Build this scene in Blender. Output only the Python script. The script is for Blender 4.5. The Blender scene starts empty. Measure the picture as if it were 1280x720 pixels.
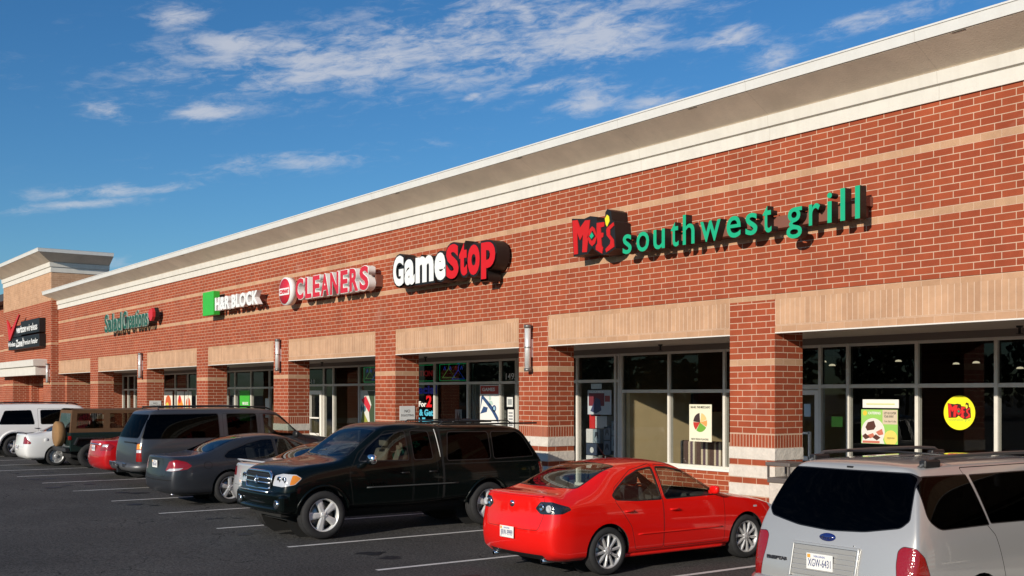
import bpy, bmesh, math, random, mathutils, mathutils.interpolate
from mathutils import Vector, Matrix
from mathutils.bvhtree import BVHTree
random.seed(7)
SC = bpy.context.scene
COL = SC.collection
R = math.radians

# ---------------------------------------------------------------- camera, sky, sun, exposure
FPX = 1400.0; CAMY = -14.0; EYE = 2.37
HEAD = R(35.915)                                   # angle between the view axis and the facade
cam = bpy.data.cameras.new('camera'); camo = bpy.data.objects.new('camera', cam); COL.objects.link(camo)
camo.location = (0, CAMY, EYE); camo.rotation_euler = (R(90), 0, R(90) - HEAD)
cam.sensor_width = 36; cam.lens = FPX / 1280 * 36; cam.shift_y = 133 / 1280
cam.clip_end = 3000; cam.clip_start = .1
SC.camera = camo
SC.view_settings.view_transform = 'Standard'; SC.view_settings.look = 'None'
SC.view_settings.gamma = 1; SC.view_settings.use_curve_mapping = False
SC.view_settings.exposure = 0.0

SUND = Vector((.37, -1, .345)).normalized()        # towards the sun
sl = bpy.data.lights.new('sun', 'SUN'); slo = bpy.data.objects.new('sun', sl); COL.objects.link(slo)
sl.energy = 4.6; sl.angle = R(.55); sl.color = (1, .905, .77)
slo.rotation_euler = SUND.to_track_quat('Z', 'Y').to_euler(); slo.location = (5, -30, 20)
SKY_STRENGTH = .074

def build_world():
    w = bpy.data.worlds.new('World'); SC.world = w; w.use_nodes = True
    nt = w.node_tree; N = nt.nodes; L = nt.links; N.clear()
    def nd(t, **k):
        n = N.new(t)
        for a, b in k.items(): setattr(n, a, b)
        return n
    def mth(op, a, b=None, c=None, clamp=False):
        n = nd('ShaderNodeMath', operation=op, use_clamp=clamp)
        for i, q in enumerate((a, b, c)):
            if q is None: continue
            if isinstance(q, (int, float)): n.inputs[i].default_value = q
            else: L.new(q, n.inputs[i])
        return n.outputs[0]
    out = nd('ShaderNodeOutputWorld'); bg = nd('ShaderNodeBackground'); L.new(bg.outputs[0], out.inputs[0])
    bg.inputs[1].default_value = SKY_STRENGTH
    sky = nd('ShaderNodeTexSky'); sky.sky_type = 'NISHITA'; sky.sun_disc = False
    sky.sun_elevation = math.asin(SUND.z); sky.sun_rotation = math.atan2(SUND.x, SUND.y)
    sky.altitude = 50; sky.air_density = 1.0; sky.dust_density = .35; sky.ozone_density = 1.8
    hs = nd('ShaderNodeHueSaturation'); hs.inputs['Saturation'].default_value = 1.25; hs.inputs['Value'].default_value = 1.14
    hs.inputs['Hue'].default_value = .497
    L.new(sky.outputs[0], hs.inputs['Color'])
    tc = nd('ShaderNodeTexCoord'); sp = nd('ShaderNodeSeparateXYZ'); L.new(tc.outputs['Generated'], sp.inputs[0])
    az = mth('ARCTAN2', mth('MULTIPLY', sp.outputs[0], -1), sp.outputs[1])     # 0 = +Y, positive to -X
    el = mth('ARCSINE', sp.outputs[2])
    # clouds: stretched noise in azimuth / elevation, gathered in a few banks
    def cmb(x, y, z):
        n = nd('ShaderNodeCombineXYZ')
        for i, q in enumerate((x, y, z)):
            if isinstance(q, (int, float)): n.inputs[i].default_value = q
            else: L.new(q, n.inputs[i])
        return n.outputs[0]
    sk = mth('ADD', el, mth('MULTIPLY', az, .12))
    def noise(vec, scale, det, rough, dist=0):
        n = nd('ShaderNodeTexNoise'); L.new(vec, n.inputs['Vector']); n.inputs['Scale'].default_value = scale
        n.inputs['Detail'].default_value = det; n.inputs['Roughness'].default_value = rough; n.inputs['Distortion'].default_value = dist
        return n.outputs[0]
    v = cmb(mth('MULTIPLY', az, 1.0), mth('MULTIPLY', sk, 3.3), 1.7)
    n1 = noise(v, 10, 9, .64, .35); n2 = noise(v, 34, 9, .68, .5)
    dens = mth('ADD', mth('MULTIPLY', n1, .58), mth('MULTIPLY', n2, .42))
    dens = mth('ADD', mth('MULTIPLY', dens, 1.75), -.385)
    def p2ae(px, py):
        x = (px - 640) / FPX; y = (493 - py) / FPX
        f = Vector((-math.cos(HEAD), math.sin(HEAD), 0)); r = Vector((math.sin(HEAD), math.cos(HEAD), 0))
        d = (f + r * x + Vector((0, 0, 1)) * y).normalized()
        return math.atan2(-d.x, d.y), math.asin(d.z)
    banks = [(640, 45, 240, 70, .9), (420, 75, 230, 50, .85), (300, 55, 90, 22, .8), (700, 105, 60, 14, .8), (20, 90, 90, 20, .35), (225, 20, 45, 20, .75), (140, 138, 40, 16, .8), (262, 138, 55, 12, .95),
             (205, 130, 40, 14, .5), (740, 50, 110, 38, .95), (730, 128, 60, 26, .8), (820, 128, 50, 16, .7), (915, 48, 45, 20, .85),
             (965, 70, 40, 26, .75), (1090, 25, 100, 18, .75), (920, 8, 60, 12, .7), (370, 200, 170, 15, .62), (255, 216, 35, 9, .5),
             (150, 238, 110, 9, .75), (110, 254, 80, 6, .7), (40, 262, 60, 6, .45), (150, 326, 50, 10, .6), (590, 122, 14, 6, .9), (625, 138, 22, 8, .6),
             (75, 45, 35, 14, .35), (100, 95, 40, 14, .3)]
    acc = None
    for (px, py, rx, ry, s) in banks:
        a0, e0 = p2ae(px, py); a1, _ = p2ae(px + rx, py); _, e1 = p2ae(px, py - ry)
        dx = mth('MULTIPLY', mth('SUBTRACT', az, a0), 1 / abs(a1 - a0)); dy = mth('MULTIPLY', mth('SUBTRACT', sk, e0 + .12 * a0), 1 / abs(e1 - e0))
        q = mth('ADD', mth('MULTIPLY', dx, dx), mth('MULTIPLY', dy, dy))
        g = mth('MULTIPLY', mth('EXPONENT', mth('MULTIPLY', q, -.72)), s)
        acc = g if acc is None else mth('MAXIMUM', acc, g)
    # elsewhere in the sky a thin scatter of the same clouds
    far = mth('MULTIPLY', mth('GREATER_THAN', mth('ABSOLUTE', mth('SUBTRACT', az, R(54))), R(28)), .4)
    acc = mth('MAXIMUM', acc, far)
    m = nd('ShaderNodeMapRange'); m.interpolation_type = 'SMOOTHSTEP'
    L.new(mth('ADD', dens, mth('MULTIPLY', acc, .34)), m.inputs['Value'])
    m.inputs['From Min'].default_value = .56; m.inputs['From Max'].default_value = .93
    fac = mth('MULTIPLY', mth('MULTIPLY', m.outputs[0], .66), mth('MULTIPLY', acc, 1.3, clamp=True), clamp=True)
    mix = nd('ShaderNodeMix', data_type='RGBA'); L.new(fac, mix.inputs['Factor'])
    tn = nd('ShaderNodeMix', data_type='RGBA', blend_type='MULTIPLY'); tn.inputs['Factor'].default_value = 1; L.new(hs.outputs[0], tn.inputs['A']); tn.inputs['B'].default_value = (.60, .93, 1.24, 1)
    L.new(tn.outputs['Result'], mix.inputs['A']); mix.inputs['B'].default_value = (9.2, 9.2, 9.6, 1)
    L.new(mix.outputs['Result'], bg.inputs[0])
build_world()

# ---------------------------------------------------------------- materials
MATS = {}
def nodes(m):
    m.use_nodes = True; nt = m.node_tree; return nt, nt.nodes, nt.links, nt.nodes['Principled BSDF']
def pmat(name, col, rough=.5, metal=0, coat=0, spec=.5, noise=0, nscale=8, bump=0, bscale=60, emit=None, estr=0, coatr=.03, streak=0):
    if name in MATS: return MATS[name]
    m = bpy.data.materials.new(name); nt, N, L, b = nodes(m)
    c = tuple(col) + (1,)
    b.inputs['Base Color'].default_value = c; b.inputs['Roughness'].default_value = rough
    b.inputs['Metallic'].default_value = metal; b.inputs['Coat Weight'].default_value = coat
    b.inputs['Coat Roughness'].default_value = coatr; b.inputs['Specular IOR Level'].default_value = spec
    if noise:
        tc = N.new('ShaderNodeTexCoord'); t = N.new('ShaderNodeTexNoise'); L.new(tc.outputs['Object'], t.inputs['Vector'])
        t.inputs['Scale'].default_value = nscale; t.inputs['Detail'].default_value = 7; t.inputs['Roughness'].default_value = .65
        r = N.new('ShaderNodeMapRange'); L.new(t.outputs[0], r.inputs['Value']); r.inputs['From Min'].default_value = .3; r.inputs['From Max'].default_value = .7
        r.inputs['To Min'].default_value = 1 - noise; r.inputs['To Max'].default_value = 1 + noise * .5
        mx = N.new('ShaderNodeMix'); mx.data_type = 'RGBA'; mx.blend_type = 'MULTIPLY'; mx.inputs['Factor'].default_value = 1
        mx.inputs['A'].default_value = c; L.new(r.outputs[0], mx.inputs['B']); L.new(mx.outputs['Result'], b.inputs['Base Color'])
        r2 = N.new('ShaderNodeMapRange'); L.new(t.outputs[0], r2.inputs['Value']); r2.inputs['To Min'].default_value = max(0, rough - .1); r2.inputs['To Max'].default_value = min(1, rough + .12)
        L.new(r2.outputs[0], b.inputs['Roughness'])
    if streak:
        # rain streaks running down and a sealed joint every three metres
        tc = N.new('ShaderNodeTexCoord'); mp = N.new('ShaderNodeMapping'); mp.inputs['Scale'].default_value = (7, 7, .8); L.new(tc.outputs['Object'], mp.inputs[0])
        t = N.new('ShaderNodeTexNoise'); L.new(mp.outputs[0], t.inputs['Vector']); t.inputs['Scale'].default_value = 1; t.inputs['Detail'].default_value = 6; t.inputs['Roughness'].default_value = .7
        r = N.new('ShaderNodeMapRange'); L.new(t.outputs[0], r.inputs['Value']); r.inputs['From Min'].default_value = .48; r.inputs['From Max'].default_value = .75; r.inputs['To Max'].default_value = streak
        sp = N.new('ShaderNodeSeparateXYZ'); L.new(tc.outputs['Object'], sp.inputs[0]); dv = N.new('ShaderNodeMath'); dv.operation = 'MULTIPLY'; L.new(sp.outputs[0], dv.inputs[0]); dv.inputs[1].default_value = 1 / 3.05
        fr = N.new('ShaderNodeMath'); fr.operation = 'FRACT'; L.new(dv.outputs[0], fr.inputs[0]); lt = N.new('ShaderNodeMath'); lt.operation = 'LESS_THAN'; L.new(fr.outputs[0], lt.inputs[0]); lt.inputs[1].default_value = .005
        ad = N.new('ShaderNodeMath'); ad.operation = 'MULTIPLY_ADD'; L.new(lt.outputs[0], ad.inputs[0]); ad.inputs[1].default_value = .22; L.new(r.outputs[0], ad.inputs[2]); ad.use_clamp = True
        mx = N.new('ShaderNodeMix'); mx.data_type = 'RGBA'; L.new(ad.outputs[0], mx.inputs['Factor'])
        src = b.inputs['Base Color'].links[0].from_socket if b.inputs['Base Color'].links else None
        if src: L.new(src, mx.inputs['A'])
        else: mx.inputs['A'].default_value = c
        mx.inputs['B'].default_value = (.28, .22, .17, 1); L.new(mx.outputs['Result'], b.inputs['Base Color'])
    if bump:
        tc = N.new('ShaderNodeTexCoord'); t = N.new('ShaderNodeTexNoise'); L.new(tc.outputs['Object'], t.inputs['Vector'])
        t.inputs['Scale'].default_value = bscale; t.inputs['Detail'].default_value = 5
        bp = N.new('ShaderNodeBump'); bp.inputs['Strength'].default_value = bump; bp.inputs['Distance'].default_value = .02
        L.new(t.outputs[0], bp.inputs['Height']); L.new(bp.outputs[0], b.inputs['Normal'])
    if emit:
        b.inputs['Emission Color'].default_value = tuple(emit) + (1,); b.inputs['Emission Strength'].default_value = estr
    MATS[name] = m; return m

def paint(name, col, metal=.0, flake=0, rough=.35, coat=1.0):
    if name in MATS: return MATS[name]
    m = pmat(name, col, rough, metal, coat=coat, coatr=.02, spec=.12 if metal < .1 else .3)
    nt, N, L, b = nodes(m)
    # uneven clearcoat and a little road dust low on the flanks
    tc = N.new('ShaderNodeTexCoord'); t = N.new('ShaderNodeTexNoise'); L.new(tc.outputs['Object'], t.inputs['Vector'])
    t.inputs['Scale'].default_value = 3; t.inputs['Detail'].default_value = 8; t.inputs['Roughness'].default_value = .7
    r = N.new('ShaderNodeMapRange'); L.new(t.outputs[0], r.inputs['Value']); r.inputs['From Min'].default_value = .35; r.inputs['From Max'].default_value = .75
    r.inputs['To Min'].default_value = .015; r.inputs['To Max'].default_value = .09; L.new(r.outputs[0], b.inputs['Coat Roughness'])
    sp = N.new('ShaderNodeSeparateXYZ'); L.new(tc.outputs['Object'], sp.inputs[0])
    d = N.new('ShaderNodeMapRange'); L.new(sp.outputs[2], d.inputs['Value']); d.inputs['From Min'].default_value = .15; d.inputs['From Max'].default_value = .6
    d.inputs['To Min'].default_value = .10; d.inputs['To Max'].default_value = .0
    mu = N.new('ShaderNodeMath'); mu.operation = 'MULTIPLY'; L.new(d.outputs[0], mu.inputs[0]); L.new(t.outputs[0], mu.inputs[1])
    mx = N.new('ShaderNodeMix'); mx.data_type = 'RGBA'; mx.inputs['A'].default_value = tuple(col) + (1,); mx.inputs['B'].default_value = (.12, .10, .09, 1)
    L.new(mu.outputs[0], mx.inputs['Factor']); L.new(mx.outputs['Result'], b.inputs['Base Color'])
    return m

def glass(name, tint=(.4, .45, .45), ior=1.5, refl=1.0, wave=.06):
    """thin pane: tinted see-through with a fresnel mirror on top"""
    if name in MATS: return MATS[name]
    m = bpy.data.materials.new(name); nt, N, L, b = nodes(m); N.remove(b)
    out = N['Material Output']; tr = N.new('ShaderNodeBsdfTransparent'); tr.inputs[0].default_value = tuple(tint) + (1,)
    gl = N.new('ShaderNodeBsdfGlossy'); gl.inputs['Roughness'].default_value = .0
    gl.inputs['Color'].default_value = (refl, refl, refl, 1)
    fr = N.new('ShaderNodeFresnel'); fr.inputs[0].default_value = ior
    tc = N.new('ShaderNodeTexCoord'); t = N.new('ShaderNodeTexNoise'); L.new(tc.outputs['Object'], t.inputs['Vector']); t.inputs['Scale'].default_value = 1.1; t.inputs['Detail'].default_value = 1
    bp = N.new('ShaderNodeBump'); bp.inputs['Strength'].default_value = wave; bp.inputs['Distance'].default_value = .02; L.new(t.outputs[0], bp.inputs['Height'])
    if wave: L.new(bp.outputs[0], gl.inputs['Normal'])
    # a thin pane reflects the same from either side
    ge = N.new('ShaderNodeNewGeometry'); io = N.new('ShaderNodeMath'); io.operation = 'MULTIPLY_ADD'; L.new(ge.outputs['Backfacing'], io.inputs[0]); io.inputs[1].default_value = 1 / ior - ior; io.inputs[2].default_value = ior; L.new(io.outputs[0], fr.inputs[0])
    mx = N.new('ShaderNodeMixShader'); L.new(fr.outputs[0], mx.inputs[0]); L.new(tr.outputs[0], mx.inputs[1]); L.new(gl.outputs[0], mx.inputs[2])
    L.new(mx.outputs[0], out.inputs[0])
    MATS[name] = m; return m

def brick_mat(name, kind):
    """kind: wall, pillar, beige, lintel, base. UV is in metres."""
    if name in MATS: return MATS[name]
    m = bpy.data.materials.new(name); nt, N, L, b = nodes(m); MATS[name] = m
    b.inputs['Roughness'].default_value = .88; b.inputs['Specular IOR Level'].default_value = .25
    uv = N.new('ShaderNodeUVMap'); sp = N.new('ShaderNodeSeparateXYZ'); L.new(uv.outputs[0], sp.inputs[0])
    RED1, RED2 = (.355, .076, .031, 1), (.290, .058, .025, 1)
    BG1, BG2 = (.53, .315, .19, 1), (.46, .265, .155, 1)
    MORT = (.60, .41, .29, 1)
    def mth(op, a, bb=None, c=None):
        n = N.new('ShaderNodeMath'); n.operation = op
        for i, q in enumerate((a, bb, c)):
            if q is None: continue
            if isinstance(q, (int, float)): n.inputs[i].default_value = q
            else: L.new(q, n.inputs[i])
        return n.outputs[0]
    def bricks(c1, c2, bw=.305, rh=.1016, mort=.0065, swap=False, off=.333, mc=MORT, shift=0.0, zs=0.0):
        t = N.new('ShaderNodeTexBrick'); cb = N.new('ShaderNodeCombineXYZ')
        L.new(mth('ADD', sp.outputs[1 if swap else 0], shift), cb.inputs[0]); L.new(mth('ADD', sp.outputs[0 if swap else 1], zs), cb.inputs[1])
        L.new(cb.outputs[0], t.inputs['Vector'])
        t.offset = off; t.offset_frequency = 2; t.inputs['Scale'].default_value = 1
        t.inputs['Brick Width'].default_value = bw; t.inputs['Row Height'].default_value = rh
        t.inputs['Mortar Size'].default_value = mort; t.inputs['Mortar Smooth'].default_value = .15; t.inputs['Bias'].default_value = 0
        t.inputs['Color1'].default_value = c1; t.inputs['Color2'].default_value = c2; t.inputs['Mortar'].default_value = mc
        return t.outputs['Color'], t.outputs['Fac']
    def mix(f, a, bb):
        n = N.new('ShaderNodeMix'); n.data_type = 'RGBA'
        L.new(f, n.inputs['Factor'])
        for s, q in (('A', a), ('B', bb)):
            if isinstance(q, tuple): n.inputs[s].default_value = q
            else: L.new(q, n.inputs[s])
        return n.outputs['Result']
    def fmix(f, a, bb): return mth('ADD', mth('MULTIPLY', a, mth('SUBTRACT', 1, f)), mth('MULTIPLY', bb, f))
    def band(lo, hi): return mth('MULTIPLY', mth('GREATER_THAN', sp.outputs[1], lo), mth('LESS_THAN', sp.outputs[1], hi))
    RH = .1016
    BM = (.64, .45, .32, 1)
    if kind == 'lintel':
        c, f = bricks((.55, .33, .20, 1), (.45, .26, .155, 1), bw=.42, rh=.0993, swap=True, off=0, mort=.007, shift=-3.486, mc=BM)
        c2, f2 = bricks(BG1, BG2, mort=.004, zs=-3.37, mc=BM)
        s = band(3.486, 3.90); c = mix(s, c2, c); f = fmix(s, f2, f)
    elif kind == 'beige':
        c, f = bricks(BG1, BG2, mort=.005, mc=BM)
    else:
        c, f = bricks(RED1, RED2)
        cb_, fb_ = bricks(BG1, BG2, mort=.004, mc=BM)
        bands = [(48 * RH, 49 * RH), (57 * RH, 58 * RH), (28 * RH, 29 * RH)]
        if kind == 'tower': bands = [(47 * RH, 48 * RH), (28 * RH, 29 * RH), (68 * RH, 99)]
        for lo, hi in bands:
            s = band(lo, hi); c = mix(s, c, cb_); f = fmix(s, f, fb_)
        if kind == 'pillar':
            cs, fs = bricks(RED1, RED2, bw=.215, rh=.0677, swap=True, off=0, shift=-1.5)
            s = band(1.5, 1.72); c = mix(s, c, cs); f = fmix(s, f, fs)
            cc, fc = bricks(RED1, RED2, zs=.016)
            s = band(0, 1.5); c = mix(s, c, cc); f = fmix(s, f, fc)
    # kiln variation per area, and grime
    no = N.new('ShaderNodeTexNoise'); L.new(uv.outputs[0], no.inputs['Vector']); no.inputs['Scale'].default_value = 1.3; no.inputs['Detail'].default_value = 9; no.inputs['Roughness'].default_value = .75
    mr = N.new('ShaderNodeMapRange'); L.new(no.outputs[0], mr.inputs['Value']); mr.inputs['From Min'].default_value = .3; mr.inputs['From Max'].default_value = .7
    mr.inputs['To Min'].default_value = .80; mr.inputs['To Max'].default_value = 1.16
    mm = N.new('ShaderNodeMix'); mm.data_type = 'RGBA'; mm.blend_type = 'MULTIPLY'; mm.inputs['Factor'].default_value = 1
    L.new(c, mm.inputs['A']); L.new(mr.outputs[0], mm.inputs['B'])
    # white bloom patches (efflorescence)
    n3 = N.new('ShaderNodeTexNoise'); L.new(uv.outputs[0], n3.inputs['Vector']); n3.inputs['Scale'].default_value = .55; n3.inputs['Detail'].default_value = 8; n3.inputs['Roughness'].default_value = .7
    e = N.new('ShaderNodeMapRange'); L.new(n3.outputs[0], e.inputs['Value']); e.inputs['From Min'].default_value = .62; e.inputs['From Max'].default_value = .8; e.inputs['To Max'].default_value = .28
    cc = mix(e.outputs[0], mm.outputs['Result'], (.60, .44, .36, 1))
    L.new(cc, b.inputs['Base Color'])
    n2 = N.new('ShaderNodeTexNoise'); L.new(uv.outputs[0], n2.inputs['Vector']); n2.inputs['Scale'].default_value = 90; n2.inputs['Detail'].default_value = 4
    hgt = mth('ADD', mth('MULTIPLY', f, -1.0), mth('MULTIPLY', n2.outputs[0], .35))
    bp = N.new('ShaderNodeBump'); bp.inputs['Strength'].default_value = .55; bp.inputs['Distance'].default_value = .006
    L.new(hgt, bp.inputs['Height']); L.new(bp.outputs[0], b.inputs['Normal'])
    return m

def asphalt_mat():
    m = bpy.data.materials.new('asphalt'); nt, N, L, b = nodes(m)
    tc = N.new('ShaderNodeTexCoord')
    def noise(s, d, r=.6):
        n = N.new('ShaderNodeTexNoise'); L.new(tc.outputs['Object'], n.inputs['Vector']); n.inputs['Scale'].default_value = s; n.inputs['Detail'].default_value = d; n.inputs['Roughness'].default_value = r; return n.outputs[0]
    a0_ = noise(85, 4, .75); a1_ = noise(26, 5, .8); w = noise(.35, 6, .6)
    am = N.new('ShaderNodeMath'); am.operation = 'MULTIPLY_ADD'; L.new(a1_, am.inputs[0]); am.inputs[1].default_value = .55; ah = N.new('ShaderNodeMath'); ah.operation = 'MULTIPLY'; L.new(a0_, ah.inputs[0]); ah.inputs[1].default_value = .45; L.new(ah.outputs[0], am.inputs[2]); a = am.outputs[0]; o = noise(1.6, 6, .7)
    vo = N.new('ShaderNodeTexVoronoi'); L.new(tc.outputs['Object'], vo.inputs['Vector']); vo.inputs['Scale'].default_value = 55
    cr = N.new('ShaderNodeValToRGB'); L.new(a, cr.inputs[0]); e = cr.color_ramp.elements
    e[0].position = .43; e[0].color = (.011, .011, .011, 1); e[1].position = .60; e[1].color = (.13, .125, .118, 1)
    mx = N.new('ShaderNodeMix'); mx.data_type = 'RGBA'; mx.blend_type = 'MULTIPLY'; mx.inputs['Factor'].default_value = 1
    mr = N.new('ShaderNodeMapRange'); L.new(w, mr.inputs['Value']); mr.inputs['From Min'].default_value = .35; mr.inputs['From Max'].default_value = .65; mr.inputs['To Min'].default_value = .78; mr.inputs['To Max'].default_value = 1.15
    L.new(cr.outputs[0], mx.inputs['A']); L.new(mr.outputs[0], mx.inputs['B'])
    mo = N.new('ShaderNodeMapRange'); L.new(o, mo.inputs['Value']); mo.inputs['From Min'].default_value = .62; mo.inputs['From Max'].default_value = .78; mo.inputs['To Max'].default_value = .6
    m2 = N.new('ShaderNodeMix'); m2.data_type = 'RGBA'; L.new(mo.outputs[0], m2.inputs['Factor']); L.new(mx.outputs['Result'], m2.inputs['A']); m2.inputs['B'].default_value = (.022, .021, .02, 1)
    gt = N.new('ShaderNodeMath'); gt.operation = 'LESS_THAN'; L.new(vo.outputs['Distance'], gt.inputs[0]); gt.inputs[1].default_value = .16
    sc = N.new('ShaderNodeSeparateColor'); L.new(vo.outputs['Color'], sc.inputs[0])
    g2 = N.new('ShaderNodeMath'); g2.operation = 'GREATER_THAN'; L.new(sc.outputs[0], g2.inputs[0]); g2.inputs[1].default_value = .82
    g3 = N.new('ShaderNodeMath'); g3.operation = 'MULTIPLY'; L.new(gt.outputs[0], g3.inputs[0]); L.new(g2.outputs[0], g3.inputs[1])
    m3 = N.new('ShaderNodeMix'); m3.data_type = 'RGBA'; L.new(g3.outputs[0], m3.inputs['Factor']); L.new(m2.outputs['Result'], m3.inputs['A']); m3.inputs['B'].default_value = (.27, .26, .24, 1)
    # hairline cracks, only in places
    v2 = N.new('ShaderNodeTexVoronoi'); v2.feature = 'DISTANCE_TO_EDGE'; v2.inputs['Scale'].default_value = .42
    wv = N.new('ShaderNodeTexNoise'); L.new(tc.outputs['Object'], wv.inputs['Vector']); wv.inputs['Scale'].default_value = 2.5; wv.inputs['Detail'].default_value = 6
    vm = N.new('ShaderNodeVectorMath'); vm.operation = 'MULTIPLY_ADD'; L.new(wv.outputs['Color'], vm.inputs[0]); vm.inputs[1].default_value = (.5, .5, .5); L.new(tc.outputs['Object'], vm.inputs[2]); L.new(vm.outputs[0], v2.inputs['Vector'])
    c1 = N.new('ShaderNodeMath'); c1.operation = 'LESS_THAN'; L.new(v2.outputs['Distance'], c1.inputs[0]); c1.inputs[1].default_value = .0035
    c2 = N.new('ShaderNodeMath'); c2.operation = 'GREATER_THAN'; L.new(w, c2.inputs[0]); c2.inputs[1].default_value = .52
    c3 = N.new('ShaderNodeMath'); c3.operation = 'MULTIPLY'; L.new(c1.outputs[0], c3.inputs[0]); L.new(c2.outputs[0], c3.inputs[1])
    m4 = N.new('ShaderNodeMix'); m4.data_type = 'RGBA'; L.new(c3.outputs[0], m4.inputs['Factor']); L.new(m3.outputs['Result'], m4.inputs['A']); m4.inputs['B'].default_value = (.008, .008, .008, 1)
    L.new(m4.outputs['Result'], b.inputs['Base Color']); b.inputs['Roughness'].default_value = .9; b.inputs['Specular IOR Level'].default_value = .25
    bp = N.new('ShaderNodeBump'); bp.inputs['Strength'].default_value = .5; bp.inputs['Distance'].default_value = .008
    L.new(a, bp.inputs['Height']); L.new(bp.outputs[0], b.inputs['Normal'])
    return m

# ---------------------------------------------------------------- object helpers
def tag(o, label=None, cat=None, group=None, kind=None):
    if label: o['label'] = label
    if cat: o['category'] = cat
    if group: o['group'] = group
    if kind: o['kind'] = kind
    return o
def empty(name, loc=(0, 0, 0), rz=0, label=None, cat=None, group=None):
    o = bpy.data.objects.new(name, None); COL.objects.link(o); o.location = loc; o.rotation_euler = (0, 0, rz); o.empty_display_size = .2
    return tag(o, label, cat, group)

class MB:
    """collects geometry; build() links it as one mesh object"""
    def __init__(s): s.v = []; s.f = []; s.m = []; s.sm = []
    def add(s, vs, fs, mi=0, smooth=False):
        b = len(s.v); s.v += [tuple(v) for v in vs]
        for f in fs: s.f.append([b + i for i in f]); s.m.append(mi); s.sm.append(smooth)
        return s
    def box(s, x0, x1, y0, y1, z0, z1, mi=0):
        x0, x1 = min(x0, x1), max(x0, x1); y0, y1 = min(y0, y1), max(y0, y1); z0, z1 = min(z0, z1), max(z0, z1)
        v = [(x0, y0, z0), (x1, y0, z0), (x1, y1, z0), (x0, y1, z0), (x0, y0, z1), (x1, y0, z1), (x1, y1, z1), (x0, y1, z1)]
        return s.add(v, [(0, 3, 2, 1), (4, 5, 6, 7), (0, 1, 5, 4), (1, 2, 6, 5), (2, 3, 7, 6), (3, 0, 4, 7)], mi)
    def prism(s, poly, a0, a1, axis='x', mi=0):
        n = len(poly)
        def P(a, p): return {'x': (a, p[0], p[1]), 'y': (p[0], a, p[1]), 'z': (p[0], p[1], a)}[axis]
        v = [P(a0, p) for p in poly] + [P(a1, p) for p in poly]
        f = [tuple(range(n))[::-1], tuple(range(n, 2 * n))] + [(i, (i + 1) % n, n + (i + 1) % n, n + i) for i in range(n)]
        return s.add(v, f, mi)
    def tube(s, pts, r, n=10, mi=0, cap=True):
        pts = [Vector(p) for p in pts]; rs = r if isinstance(r, (list, tuple)) else [r] * len(pts)
        vs = []; fs = []
        up = Vector((0, 0, 1))
        for i, p in enumerate(pts):
            d = (pts[min(i + 1, len(pts) - 1)] - pts[max(i - 1, 0)]).normalized()
            a = d.cross(up)
            if a.length < .05: a = d.cross(Vector((1, 0, 0)))
            a.normalize(); c = d.cross(a)
            for k in range(n):
                t = 2 * math.pi * k / n; vs.append(p + (a * math.cos(t) + c * math.sin(t)) * rs[i])
        for i in range(len(pts) - 1):
            for k in range(n): fs.append((i * n + k, i * n + (k + 1) % n, (i + 1) * n + (k + 1) % n, (i + 1) * n + k))
        s.add(vs, fs, mi, True)
        if cap:
            s.add(vs[:n], [tuple(range(n))[::-1]], mi); s.add(vs[-n:], [tuple(range(n))], mi)
        return s
    def lathe(s, prof, c=(0, 0, 0), axis='x', n=40, mi=0, smooth=True, a0=0, a1=2 * math.pi):
        """prof: (offset along axis, radius)"""
        vs = []; fs = []; full = abs(a1 - a0 - 2 * math.pi) < 1e-6; m = n if full else n + 1
        for (h, r) in prof:
            for k in range(m):
                t = a0 + (a1 - a0) * k / n; ca, sa = math.cos(t) * r, math.sin(t) * r
                vs.append({'x': (c[0] + h, c[1] + ca, c[2] + sa), 'y': (c[0] + ca, c[1] + h, c[2] + sa), 'z': (c[0] + ca, c[1] + sa, c[2] + h)}[axis])
        for i in range(len(prof) - 1):
            for k in range(n):
                k2 = (k + 1) % m
                fs.append((i * m + k, i * m + k2, (i + 1) * m + k2, (i + 1) * m + k))
        return s.add(vs, fs, mi, smooth)
    def build(s, name, mats, parent=None, bevel=0, smooth=None, autosmooth=False):
        me = bpy.data.meshes.new(name); me.from_pydata(s.v, [], s.f)
        if not isinstance(mats, (list, tuple)): mats = [mats]
        for m in mats: me.materials.append(m)
        me.polygons.foreach_set('material_index', s.m); me.polygons.foreach_set('use_smooth', [bool(q) if smooth is None else smooth for q in s.sm])
        me.update()
        bm = bmesh.new(); bm.from_mesh(me)
        bmesh.ops.remove_doubles(bm, verts=bm.verts, dist=1e-5)
        bmesh.ops.recalc_face_normals(bm, faces=bm.faces)
        uvl = bm.loops.layers.uv.new('UVMap')
        for f in bm.faces:
            n = f.normal; ax = max(range(3), key=lambda i: abs(n[i]))
            for l in f.loops:
                c = l.vert.co
                l[uvl].uv = (c.y, c.z) if ax == 0 else (c.x, c.z) if ax == 1 else (c.x, c.y)
        bm.to_mesh(me); bm.free()
        o = bpy.data.objects.new(name, me); COL.objects.link(o)
        if parent: o.parent = parent
        if bevel:
            b = o.modifiers.new('bevel', 'BEVEL'); b.width = bevel; b.segments = 2; b.limit_method = 'ANGLE'; b.angle_limit = R(40)
        return o

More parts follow.
